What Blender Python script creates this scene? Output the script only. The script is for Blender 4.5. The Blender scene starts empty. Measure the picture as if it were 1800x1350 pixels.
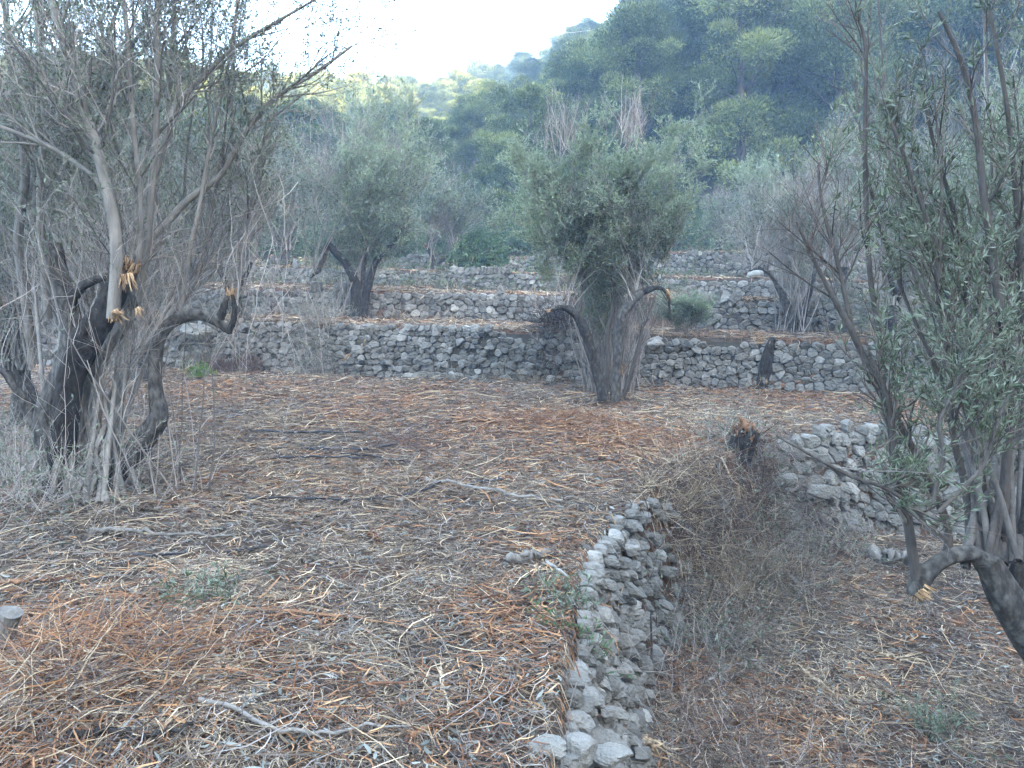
import bpy, math
import numpy as np
from mathutils import Vector

# ------------------------------------------------------------------ camera, world, sun, exposure
SC = bpy.context.scene
F = 1360.0
PITCH = math.atan(177 / F)
CAMZ = 1.65
cd = bpy.data.cameras.new("camera"); cam = bpy.data.objects.new("camera", cd)
SC.collection.objects.link(cam)
cam.location = (0, 0, CAMZ); cam.rotation_euler = (math.pi / 2 - PITCH, 0, 0)
cd.sensor_width = 36; cd.lens = 36 * F / 1800; cd.clip_end = 900; cd.clip_start = 0.05
SC.camera = cam

SUN_EL = math.atan(0.25)
SUN_H = np.array([0.6, -0.8])                      # horizontal direction towards the sun (behind, to the right)
world = bpy.data.worlds.new("World"); SC.world = world; world.use_nodes = True
wn = world.node_tree.nodes; wl = world.node_tree.links
sky = wn.new('ShaderNodeTexSky'); sky.sky_type = 'NISHITA'; sky.sun_disc = False
sky.sun_elevation = SUN_EL; sky.sun_rotation = math.atan2(SUN_H[0], SUN_H[1])
sky.air_density = 1.0; sky.dust_density = 2.5; sky.ozone_density = 1.0
bg = wn['Background']; bg.inputs['Strength'].default_value = 0.15
wl.new(sky.outputs[0], bg.inputs['Color'])
sd = bpy.data.lights.new("sun", 'SUN'); sun = bpy.data.objects.new("sun", sd)
SC.collection.objects.link(sun)
sd.energy = 4.5; sd.angle = math.radians(0.5); sd.color = (1.0, 0.76, 0.42)
sun.rotation_euler = Vector((SUN_H[0] * math.cos(SUN_EL), SUN_H[1] * math.cos(SUN_EL), math.sin(SUN_EL))).to_track_quat('Z', 'Y').to_euler()
SC.view_settings.view_transform = 'Standard'; SC.view_settings.look = 'None'
SC.view_settings.gamma = 1; SC.view_settings.exposure = 4.35
SC.view_settings.use_white_balance = True; SC.view_settings.white_balance_temperature = 6420; SC.view_settings.white_balance_tint = 14
cy = SC.cycles
cy.max_bounces = 5; cy.diffuse_bounces = 3; cy.glossy_bounces = 1; cy.transmission_bounces = 2
cy.volume_bounces = 1; cy.transparent_max_bounces = 4; cy.use_denoising = True
SC.render.use_persistent_data = False

# ------------------------------------------------------------------ helpers
SA, CA = math.sin(PITCH), math.cos(PITCH)
def ray(px, py):
    a = (px - 900) / F; b = (675 - py) / F
    return np.array([a, CA + b * SA, -SA + b * CA])
def at(px, py, d):
    r = ray(px, py); return np.array([0, 0, CAMZ]) + r * (d / r[1])
def gnd(px, py, z=0.0):
    r = ray(px, py); return np.array([0, 0, CAMZ]) + r * ((z - CAMZ) / r[2])
def project(p):
    p = np.asarray(p) - np.array([0, 0, CAMZ])
    dd = p[..., 1] * CA - p[..., 2] * SA
    return 900 + F * p[..., 0] / dd, 675 - F * (p[..., 1] * SA + p[..., 2] * CA) / dd
def rg(s): return np.random.default_rng(s)
def nrm(v): return v / np.maximum(np.linalg.norm(v, axis=-1, keepdims=True), 1e-9)
def sst(a, b, x):
    t = np.clip((x - a) / (b - a), 0, 1); return t * t * (3 - 2 * t)

def _h(ix, iy, s):
    n = (ix * 374761393 + iy * 668265263 + s * 974634777) & 0xffffffff
    n = ((n ^ (n >> 13)) * 1274126177) & 0xffffffff
    return ((n ^ (n >> 16)) & 0xffff) / 65535.0
def vn(x, y, s=0):
    ix = np.floor(x).astype(np.int64); iy = np.floor(y).astype(np.int64)
    fx = x - ix; fy = y - iy; fx = fx * fx * (3 - 2 * fx); fy = fy * fy * (3 - 2 * fy)
    a = _h(ix, iy, s); b = _h(ix + 1, iy, s); c = _h(ix, iy + 1, s); d = _h(ix + 1, iy + 1, s)
    return (a + (b - a) * fx) * (1 - fy) + (c + (d - c) * fx) * fy
def fbm(x, y, s=0, o=3):
    r = 0; a = .5
    for k in range(o): r = r + a * vn(x * 2 ** k, y * 2 ** k, s + k); a *= .5
    return r / (1 - .5 ** o)

class Geo:
    def __init__(s): s.v = []; s.f = []; s.n = 0
    def add(s, v, f, rnd=None, mat=0, smooth=False):
        v = np.asarray(v, float).reshape(-1, 3); f = np.asarray(f, np.int64)
        if rnd is None: rnd = np.zeros(len(f))
        s.v.append(v); s.f.append((f + s.n, np.broadcast_to(np.asarray(rnd, float), (len(f),)), mat, smooth)); s.n += len(v)
        return s
    def build(s, name, mats, parent=None, origin=None):
        me = bpy.data.meshes.new(name)
        v = np.concatenate(s.v) if s.v else np.zeros((0, 3))
        if origin is not None: v = v - np.asarray(origin)
        me.vertices.add(len(v)); me.vertices.foreach_set('co', v.astype(np.float32).ravel())
        lt = [np.full(len(f), f.shape[1]) for f, _, _, _ in s.f]
        tot = np.concatenate(lt); idx = np.concatenate([f.ravel() for f, _, _, _ in s.f])
        me.loops.add(len(idx)); me.loops.foreach_set('vertex_index', idx.astype(np.int32))
        me.polygons.add(len(tot)); st = np.concatenate([[0], np.cumsum(tot)[:-1]])
        me.polygons.foreach_set('loop_start', st.astype(np.int32))
        me.polygons.foreach_set('material_index', np.concatenate([np.full(len(f), m) for f, _, m, _ in s.f]).astype(np.int32))
        me.polygons.foreach_set('use_smooth', np.concatenate([np.full(len(f), q) for f, _, _, q in s.f]))
        at_ = me.attributes.new('rnd', 'FLOAT', 'FACE')
        at_.data.foreach_set('value', np.concatenate([r for _, r, _, _ in s.f]).astype(np.float32))
        for m in (mats if isinstance(mats, (list, tuple)) else [mats]): me.materials.append(m)
        me.update(calc_edges=True)
        o = bpy.data.objects.new(name, me); SC.collection.objects.link(o)
        if parent is not None: o.parent = parent
        elif origin is not None: o.location = origin
        return o

def tag(o, label=None, cat=None, group=None, kind=None):
    if label: o['label'] = label
    if cat: o['category'] = cat
    if group: o['group'] = group
    if kind: o['kind'] = kind
    return o
def empty(name, loc, label, cat, group=None):
    o = bpy.data.objects.new(name, None); SC.collection.objects.link(o); o.location = loc; o.empty_display_size = .2
    return tag(o, label, cat, group)

# vectorised tubes: P (M,N,3), R (M,N)
def tubes(P, R, sides=3, rnd=None, cap=False):
    P = np.asarray(P, float); M, N, _ = P.shape
    T = np.empty_like(P); T[:, 1:-1] = P[:, 2:] - P[:, :-2]; T[:, 0] = P[:, 1] - P[:, 0]; T[:, -1] = P[:, -1] - P[:, -2]
    T = nrm(T); O = nrm(P[:, -1] - P[:, 0] + 1e-6)
    ref = np.where(np.abs(O[:, 1:2]) < .75, np.array([[0, 1., 0]]), np.array([[1., 0, 0]]))[:, None, :]
    U = nrm(ref - T * np.sum(T * ref, -1, keepdims=True)); V = np.cross(T, U)
    a = np.arange(sides) * 2 * np.pi / sides
    ring = P[:, :, None, :] + R[:, :, None, None] * (U[:, :, None, :] * np.cos(a)[None, None, :, None] + V[:, :, None, :] * np.sin(a)[None, None, :, None])
    base = (np.arange(M) * N * sides)[:, None, None]; i = np.arange(N - 1)[None, :, None] * sides; j = np.arange(sides)[None, None, :]
    j2 = (j + 1) % sides
    f = np.stack([base + i + j, base + i + j2, base + i + sides + j2, base + i + sides + j], -1).reshape(-1, 4)
    if rnd is None: rnd = np.zeros(M)
    fr = np.repeat(np.broadcast_to(rnd, (M,)), (N - 1) * sides)
    return ring.reshape(-1, 3), f, fr

def strands(start, d, L, n, wig, up, r0, r1, g):
    M = len(start); P = np.empty((M, n, 3)); P[:, 0] = start; d = nrm(d); s = (np.asarray(L) / (n - 1)).reshape(-1, 1)
    for k in range(1, n):
        d = nrm(d + g.normal(0, wig, (M, 3)) + np.array([0, 0, 1.]) * up)
        P[:, k] = P[:, k - 1] + d * s
    t = np.linspace(0, 1, n)[None]
    R = np.asarray(r0).reshape(-1, 1) * (1 - t) + np.asarray(r1).reshape(-1, 1) * t
    return P, np.broadcast_to(R, (M, n)).copy()

def sample_on(P, R, k, t0, t1, g):
    M, N, _ = P.shape; t = g.uniform(t0, t1, (M, k)); x = t * (N - 1); i = np.minimum(x.astype(int), N - 2); f = (x - i)[..., None]
    m = np.arange(M)[:, None]
    p = P[m, i] * (1 - f) + P[m, i + 1] * f; tan = nrm(P[m, i + 1] - P[m, i]); r = R[m, i] * (1 - f[..., 0]) + R[m, i + 1] * f[..., 0]
    return p.reshape(-1, 3), tan.reshape(-1, 3), r.ravel(), t.ravel()

def spawn(P, R, k, t0, t1, L, ang, up, g, n=5, wig=.12, rs=.55, fall=.4, upc=.05, rmin=.0012, tip=.35):
    p, tan, r, t = sample_on(P, R, k, t0, t1, g)
    q = nrm(np.cross(tan, g.normal(0, 1, tan.shape))); a = math.radians(ang) * g.uniform(.6, 1.35, (len(p), 1))
    d = nrm(tan * np.cos(a) + q * np.sin(a) + np.array([0, 0, up]))
    ln = L * g.uniform(.45, 1.3, len(p)) * (1 - fall * t)
    r0 = np.maximum(r * rs, rmin)
    return strands(p, d, ln, n, wig, upc, r0, np.maximum(r0 * tip, rmin * .7), g)

def leaf_faces(p, d, L, W, g, bend=.15):
    M = len(p); n = g.normal(0, 1, (M, 3)); s = nrm(np.cross(d, n)); u = np.cross(s, d)
    L = np.asarray(L).reshape(-1, 1); W = np.asarray(W).reshape(-1, 1)
    v = np.stack([p, p + d * L * .45 + s * W * .5 + u * L * bend * .5, p + d * L + u * L * bend * g.uniform(-1, 1, (M, 1)), p + d * L * .45 - s * W * .5 + u * L * bend * .5], 1)
    return v.reshape(-1, 3), np.arange(M * 4).reshape(-1, 4)
def leaves_on(P, R, k, t0, L, W, ang, g, droop=0.):
    p, tan, r, t = sample_on(P, R, k, t0, 1., g)
    q = nrm(np.cross(tan, g.normal(0, 1, tan.shape))); a = math.radians(ang) * g.uniform(.5, 1.4, (len(p), 1))
    d = nrm(tan * np.cos(a) + q * np.sin(a) - np.array([0, 0, droop]))
    s = g.uniform(.6, 1.25, len(p))
    v, f = leaf_faces(p, d, L * s, W * s, g)
    return v, f, p

def smooth_poly(pts, w, n):
    pts = np.asarray(pts, float); w = np.asarray(w, float)
    s = np.concatenate([[0], np.cumsum(np.linalg.norm(np.diff(pts, axis=0), axis=1))]); t = np.linspace(0, s[-1], n)
    P = np.stack([np.interp(t, s, pts[:, k]) for k in range(3)], 1); R = np.interp(t, s, w)
    for _ in range(3):
        P[1:-1] = P[1:-1] * .5 + (P[:-2] + P[2:]) * .25; R[1:-1] = R[1:-1] * .5 + (R[:-2] + R[2:]) * .25
    return P, R
def px_stem(pl, d, n=24):
    """pl: list of (px, py, width_px[, depth offset])"""
    pts = [at(q[0], q[1], d + (q[3] if len(q) > 3 else 0)) for q in pl]
    w = [q[2] / 2 / F * (d + (q[3] if len(q) > 3 else 0)) for q in pl]
    return smooth_poly(pts, w, n)
def limb(G, P, R, g, sides=12, mat=0, gnarl=.12, cap=True):
    """a gnarled limb: tube with lumpy radius and ridges"""
    n = len(P); v, f, _ = tubes(P[None], R[None], sides)
    v = v.reshape(n, sides, 3); c = P[:, None, :]
    k1 = g.uniform(0, 9); ii = np.arange(n)[:, None]; jj = np.arange(sides)[None]
    lump = 1 + gnarl * (fbm(ii * .35 + k1, np.cos(jj * 2 * np.pi / sides) * 1.5 + 3 + k1, 5) - .5) * 2.2 + gnarl * .7 * np.sin(jj * 2 * np.pi / sides * 3 + ii * .13 + k1)
    v = c + (v - c) * lump[..., None]
    ff = [f]
    vv = v.reshape(-1, 3)
    rc = g.uniform(.3, .7); G.add(vv, f, rc, mat, True)
    if cap:
        e = np.concatenate([v[-1], P[-1:] + (P[-1] - P[-2]) * .3]); j = np.arange(sides)
        G.add(e, np.stack([j, (j + 1) % sides, np.full(sides, sides)], 1), rc, mat, False)
def splinters(G, p, d, r, L, n, g, mat=0, fan=.35):
    L = L * .5; n = int(n * 2.3); fan = fan * .7
    """torn wood fibres at the broken end of a limb"""
    p = np.asarray(p); d = nrm(np.asarray(d, float)); q = nrm(np.cross(np.broadcast_to(d, (n, 3)), g.normal(0, 1, (n, 3))))
    st = p + q * r * g.uniform(0, .95, (n, 1)) - d * r * .6
    P, R = strands(st, nrm(d + q * fan * g.uniform(0, 1.3, (n, 1))), L * g.uniform(.35, 1.2, n), 4, .14, 0, r * g.uniform(.07, .24, n), r * .03, g)
    v, f, fr = tubes(P, R, 4, g.uniform(0, 1, n)); G2 = Geo(); G2.add(v, f, fr, 0); G.subs = getattr(G, 'subs', []) + [G2]

# ------------------------------------------------------------------ materials
def nodes(name):
    m = bpy.data.materials.new(name); m.use_nodes = True; nt = m.node_tree
    return m, nt, nt.nodes['Principled BSDF']
def ramp(nt, stops):
    r = nt.nodes.new('ShaderNodeValToRGB'); e = r.color_ramp.elements
    while len(e) > 1: e.remove(e[-1])
    e[0].position = stops[0][0]; e[0].color = (*stops[0][1], 1)
    for p, c in stops[1:]:
        x = e.new(p); x.color = (*c, 1)
    return r
def rnd_mat(name, stops, rough=.8, noise=0, nscale=20, bump=0, bscale=60, trans=0, back=None, stretch=None, spec=.25):
    m, nt, b = nodes(name); L = nt.links
    a = nt.nodes.new('ShaderNodeAttribute'); a.attribute_name = 'rnd'; a.attribute_type = 'GEOMETRY'
    fac = a.outputs['Fac']; tc = nt.nodes.new('ShaderNodeTexCoord'); co = tc.outputs['Object']
    if stretch:
        mp = nt.nodes.new('ShaderNodeMapping'); mp.inputs['Scale'].default_value = stretch; L.new(co, mp.inputs[0]); co = mp.outputs[0]
    if noise:
        t = nt.nodes.new('ShaderNodeTexNoise'); t.inputs['Scale'].default_value = nscale; t.inputs['Detail'].default_value = 5; L.new(co, t.inputs['Vector'])
        ma = nt.nodes.new('ShaderNodeMath'); ma.operation = 'MULTIPLY_ADD'; L.new(t.outputs['Fac'], ma.inputs[0]); ma.inputs[1].default_value = noise
        sb = nt.nodes.new('ShaderNodeMath'); sb.operation = 'ADD'; sb.inputs[1].default_value = -noise * .5
        L.new(fac, sb.inputs[0]); L.new(sb.outputs[0], ma.inputs[2]); fac = ma.outputs[0]
    r = ramp(nt, stops); L.new(fac, r.inputs[0]); col = r.outputs[0]
    if back:
        g = nt.nodes.new('ShaderNodeNewGeometry'); mx = nt.nodes.new('ShaderNodeMix'); mx.data_type = 'RGBA'
        L.new(g.outputs['Backfacing'], mx.inputs['Factor']); L.new(col, mx.inputs['A']); mx.inputs['B'].default_value = (*back, 1); col = mx.outputs['Result']
    L.new(col, b.inputs['Base Color']); b.inputs['Roughness'].default_value = rough; b.inputs['Specular IOR Level'].default_value = spec
    if bump:
        t2 = nt.nodes.new('ShaderNodeTexNoise'); t2.inputs['Scale'].default_value = bscale; t2.inputs['Detail'].default_value = 6; L.new(co, t2.inputs['Vector'])
        bp = nt.nodes.new('ShaderNodeBump'); bp.inputs['Strength'].default_value = bump; bp.inputs['Distance'].default_value = .02
        L.new(t2.outputs['Fac'], bp.inputs['Height']); L.new(bp.outputs[0], b.inputs['Normal'])
    if trans:
        tr = nt.nodes.new('ShaderNodeBsdfTranslucent'); L.new(col, tr.inputs[0]); mx = nt.nodes.new('ShaderNodeMixShader'); mx.inputs[0].default_value = trans
        L.new(b.outputs[0], mx.inputs[1]); L.new(tr.outputs[0], mx.inputs[2]); L.new(mx.outputs[0], nt.nodes['Material Output'].inputs[0])
    return m
M = {}
M['stone'] = rnd_mat('limestone', [(0, (.085, .077, .066)), (.35, (.15, .14, .122)), (.7, (.22, .206, .18)), (1, (.36, .335, .29))], .9, .6, 13, .9, 55)
M['backing'] = rnd_mat('packed earth behind stones', [(0, (.045, .039, .031)), (1, (.095, .083, .067))], 1, .8, 12)
M['bark_dark'] = rnd_mat('old olive bark', [(0, (.012, .010, .009)), (.5, (.038, .033, .029)), (1, (.13, .12, .105))], .95, 1.5, 30, 1.0, 42, stretch=(1, 1, .55))
M['bark_grey'] = rnd_mat('grey olive bark', [(0, (.09, .08, .07)), (.5, (.21, .19, .165)), (1, (.36, .33, .29))], .9, .9, 16, .6, 60, stretch=(1, 1, .35))
M['bark_mid'] = rnd_mat('brownish olive bark', [(0, (.04, .034, .03)), (.5, (.095, .082, .072)), (1, (.19, .17, .15))], .9, .9, 18, .7, 60, stretch=(1, 1, .35))
M['bark_pine'] = rnd_mat('pine bark', [(0, (.05, .04, .035)), (1, (.16, .13, .11))], .9, .7, 6)
M['twig_grey'] = rnd_mat('dead grey twigs', [(0, (.10, .085, .075)), (.5, (.25, .215, .19)), (1, (.46, .40, .35))], .85)
M['twig_brown'] = rnd_mat('brown twigs', [(0, (.05, .038, .032)), (.5, (.12, .09, .075)), (1, (.22, .17, .14))], .85)
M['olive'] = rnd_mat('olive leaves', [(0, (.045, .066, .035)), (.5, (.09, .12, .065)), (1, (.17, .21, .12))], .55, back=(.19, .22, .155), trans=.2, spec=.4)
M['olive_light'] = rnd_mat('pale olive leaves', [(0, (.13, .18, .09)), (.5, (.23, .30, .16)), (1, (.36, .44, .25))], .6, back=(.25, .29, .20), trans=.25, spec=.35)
M['pine'] = rnd_mat('pine needles', [(0, (.018, .034, .012)), (.5, (.085, .118, .04)), (1, (.23, .265, .09))], .7, trans=.08)
_nt = M['pine'].node_tree; _oi = _nt.nodes.new('ShaderNodeObjectInfo'); _m = _nt.nodes.new('ShaderNodeMath'); _m.operation = 'MULTIPLY_ADD'; _m.inputs[1].default_value = .5
_rp = [n for n in _nt.nodes if n.type == 'VALTORGB'][0]; _s = _rp.inputs[0].links[0].from_socket; _sb = _nt.nodes.new('ShaderNodeMath'); _sb.inputs[1].default_value = -.25
_nt.links.new(_s, _sb.inputs[0]); _nt.links.new(_oi.outputs['Random'], _m.inputs[0]); _nt.links.new(_sb.outputs[0], _m.inputs[2]); _nt.links.new(_m.outputs[0], _rp.inputs[0])
M['shrub'] = rnd_mat('evergreen shrub leaves', [(0, (.035, .07, .03)), (.5, (.07, .12, .05)), (1, (.15, .2, .10))], .55, trans=.2)
M['straw'] = rnd_mat('dry straw and twigs', [(0, (.035, .026, .020)), (.3, (.115, .083, .060)), (.55, (.25, .188, .13)), (.8, (.43, .33, .22)), (1, (.66, .52, .34))], .85)
M['bark_shred'] = rnd_mat('fresh bark shreds', [(0, (.07, .036, .024)), (.4, (.17, .078, .040)), (.75, (.31, .15, .068)), (1, (.50, .30, .15))], .8)
M['wood_pale'] = rnd_mat('pale split wood', [(0, (.18, .125, .08)), (.5, (.37, .27, .17)), (1, (.58, .46, .31))], .75, .8, 40, .4, 90)
M['wood_fresh'] = rnd_mat('fresh torn wood', [(0, (.11, .055, .03)), (.5, (.32, .19, .095)), (1, (.58, .42, .25))], .75, .6, 40)
M['wood_red'] = rnd_mat('reddish split wood', [(0, (.07, .034, .022)), (.5, (.18, .09, .05)), (1, (.38, .22, .115))], .8, 1.0, 40, .5, 90)
M['leaf_dead'] = rnd_mat('fallen olive leaves', [(0, (.06, .065, .05)), (.5, (.16, .165, .14)), (1, (.34, .34, .30))], .6)
M['green'] = rnd_mat('fresh green weeds', [(0, (.06, .11, .025)), (1, (.16, .27, .06))], .6, trans=.25)
M['rust_brush'] = rnd_mat('rusty brown dead brush', [(0, (.055, .038, .032)), (.5, (.12, .08, .065)), (1, (.2, .14, .115))], .9)
M['hose'] = rnd_mat('black irrigation hose', [(0, (.018, .019, .022)), (1, (.05, .052, .058))], .5)
M['cable'] = rnd_mat('grey cable', [(0, (.5, .5, .5)), (1, (.5, .5, .5))], .5)

def ground_mat(name, far=False):
    m, nt, b = nodes(name); L = nt.links; tc = nt.nodes.new('ShaderNodeTexCoord')
    def nz(s, d=8, r=.6):
        t = nt.nodes.new('ShaderNodeTexNoise'); t.inputs['Scale'].default_value = s; t.inputs['Detail'].default_value = d; t.inputs['Roughness'].default_value = r
        L.new(tc.outputs['Object'], t.inputs['Vector']); return t.outputs['Fac']
    if far: r1 = ramp(nt, [(.3, (.035, .045, .022)), (.55, (.07, .075, .04)), (.75, (.13, .11, .07))]); L.new(nz(.5), r1.inputs[0]); col = r1.outputs[0]
    else:
        r1 = ramp(nt, [(.25, (.03, .023, .018)), (.5, (.07, .053, .041)), (.75, (.14, .108, .082))]); L.new(nz(14, 10, .75), r1.inputs[0])
        r2 = ramp(nt, [(.48, (0, 0, 0)), (.62, (1, 1, 1))]); L.new(nz(.9, 4), r2.inputs[0])
        r3 = ramp(nt, [(.3, (.07, .038, .026)), (.7, (.19, .10, .06))]); L.new(nz(25, 8, .7), r3.inputs[0])
        mx = nt.nodes.new('ShaderNodeMix'); mx.data_type = 'RGBA'; L.new(r2.outputs[0], mx.inputs['Factor']); L.new(r1.outputs[0], mx.inputs['A']); L.new(r3.outputs[0], mx.inputs['B'])
        col = mx.outputs['Result']
    L.new(col, b.inputs['Base Color']); b.inputs['Roughness'].default_value = 1; b.inputs['Specular IOR Level'].default_value = .1
    bp = nt.nodes.new('ShaderNodeBump'); bp.inputs['Strength'].default_value = .9; bp.inputs['Distance'].default_value = .03
    L.new(nz(2 if far else 40, 10, .7), bp.inputs['Height']); L.new(bp.outputs[0], b.inputs['Normal'])
    return m
M['ground'] = ground_mat('littered soil'); M['hill'] = ground_mat('scrubby hillside', True)

# ------------------------------------------------------------------ terrain
EDGE = np.array([(-.25, -6), (-.02, 1.0), (.10, 2.2), (.19, 2.9), (.31, 3.7), (.41, 4.4), (.72, 5.3), (1.3, 6.25), (2.0, 7.0), (2.75, 7.95), (3.7, 8.35), (5.0, 8.2), (8, 8.6), (14, 9.5), (40, 12)], float)
W1 = np.array([(-40, 18), (-12, 16.2), (-6, 14.9), (-3, 13.9), (-.5, 13.1), (2.1, 12.6), (4.8, 11.55), (8, 11.2), (15, 12), (40, 14)], float)
W2 = np.array([(-40, 21), (-12, 17.6), (-6, 17.0), (-1.7, 16.4), (1, 15.8), (2.6, 14.8), (4, 13.7), (6.5, 13.5), (15, 15), (40, 17)], float)
W3 = np.array([(-40, 25), (-12, 21.5), (-6, 20.6), (-1.5, 20.2), (1, 19.6), (3, 17.8), (5.2, 16.8), (8, 16.6), (15, 18), (40, 21)], float)
W4 = np.array([(-40, 30), (-12, 26), (-5, 25), (0, 24.2), (4, 22.4), (7, 21.8), (15, 23), (40, 26)], float)
def sdist(poly, x, y):
    """signed distance, positive on the left-hand side of the polyline's direction (uphill side)"""
    best = np.full(x.shape, 1e9); sg = np.ones(x.shape)
    for (ax, ay), (bx, by) in zip(poly[:-1], poly[1:]):
        dx, dy = bx - ax, by - ay; L2 = dx * dx + dy * dy
        t = np.clip(((x - ax) * dx + (y - ay) * dy) / L2, 0, 1); ex, ey = x - ax - t * dx, y - ay - t * dy
        d = np.hypot(ex, ey); c = dx * (y - ay) - dy * (x - ax); k = d < best - 1e-9
        best = np.where(k, d, best); sg = np.where(k, np.sign(c), sg)
    return best * np.where(sg == 0, 1, sg)
MOUND = [(gnd(120, 1270)[:2], .55, .13), (gnd(330, 1330)[:2], .4, .08), (gnd(1070, 705)[:2], .6, .08), (gnd(120, 900)[:2], .9, .12), (gnd(1330, 800)[:2], .5, .12)]
def L0(x, y): return -.95 - .02 * (x - 2) + .06 * (fbm(x * .7, y * .7, 11) - .5)
def H0(x, y):
    z = .05 * (fbm(x * .8, y * .8, 3) - .5) + .03 * (fbm(x * 4, y * 4, 4, 2) - .5)
    for c, r, a in MOUND: z = z + a * np.exp(-((x - c[0]) ** 2 + (y - c[1]) ** 2) / (r * r))
    return z
def H1(x, y): return .85 - .018 * x + .05 * (fbm(x * .8, y * .8, 5) - .5)
def H2(x, y): return 1.42 - .02 * x + .06 * (fbm(x * .8, y * .8, 6) - .5) + .02 * np.maximum(0, y - 17) * (x < -2)
def H3(x, y): return 1.90 - .03 * x + .08 * (fbm(x * .6, y * .6, 7) - .5)
def H4(x, y): return 2.42 + .02 * x + .1 * (fbm(x * .5, y * .5, 8) - .5)
def hill(x, y):
    s = np.interp(x, [-40, -18, 0, 7, 20, 40], [.155, .165, .215, .275, .345, .42])
    d = np.maximum(0, y - 30); d = np.where(d > 57, 57 - .35 * (d - 57), d)
    h = 2.45 + .05 * (np.minimum(y, 85) - 24) + s * d + 2.2 * (fbm(x * .05, y * .05, 9) - .5) * sst(30, 50, y)
    h = h + .42 * np.maximum(0, x - 17) * sst(10, 24, x) * sst(4, 20, y)
    h = h + .16 * np.maximum(0, -x - 24)
    u = SUN_H[0] * x + SUN_H[1] * y; t = .8 * x + .6 * y
    Hr = np.clip(52 + (t - 42) * 1.0, 42, 82)  # added ridge out of view behind right, shaped to keep sun off the terraces
    return h + Hr * sst(16, 60, u) * sst(-40, 0, -y + 45 + 0 * x)
WALLH = []
def height(x, y):
    x = np.asarray(x, float); y = np.asarray(y, float)
    h = L0(x, y)
    def mix(h, H, poly, bat): 
        a = np.clip((sdist(poly, x, y) + bat) / bat, 0, 1); return h * (1 - a) + H * a
    h = mix(h, H0(x, y), EDGE, .40)
    h = mix(h, H1(x, y), W1, .16); h = mix(h, H2(x, y), W2, .14); h = mix(h, H3(x, y), W3, .14); h = mix(h, H4(x, y), W4, .14)
    k = sst(24, 29, y) * (y > 0)
    far = hill(x, y)
    out = np.maximum(sst(13, 19, np.abs(x)), k)
    u = SUN_H[0] * x + SUN_H[1] * y
    base = h + (far - h) * k
    side = (far - (2.45 + .05 * (y - 24))) * (y <= 24) + (0) * y
    side = np.where(y < 30, hill(x, np.maximum(y, 0) * 0 + y) - (2.45 + .05 * (y - 24)), 0)
    return base + np.maximum(side, 0) * (1 - k)

def grid_mesh(xs, ys, name, mat, off=None):
    X, Y = np.meshgrid(xs, ys); Z = height(X, Y)
    if off is not None: Z = Z + off(X, Y)
    nx, ny = len(xs), len(ys); v = np.stack([X, Y, Z], -1).reshape(-1, 3)
    i = (np.arange(ny - 1)[:, None] * nx + np.arange(nx - 1)[None]).ravel(); f = np.stack([i, i + 1, i + nx + 1, i + nx], 1)
    G = Geo(); G.add(v, f, 0, 0, True); return G.build(name, mat)
xs = np.arange(-14, 16.01, .085); ys = np.arange(-3, 29.01, .085)
tag(grid_mesh(xs, ys, 'ground', M['ground'], lambda X, Y: .03 * (fbm(X * 9, Y * 9, 21) - .5)), 'brown soil of the stepped olive terraces under the litter', 'ground', kind='structure')
def sink(X, Y): return -1.2 * ((X > -12.5) & (X < 14.5) & (Y > -1.5) & (Y < 27.5)) - .05
tag(grid_mesh(np.arange(-150, 170.1, 1.3), np.arange(-110, 190.1, 1.3), 'hillside', M['hill'], sink), 'scrubby hillside under the pine wood, with added unseen ridge that shades the scene', 'hillside', kind='structure')

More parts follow.
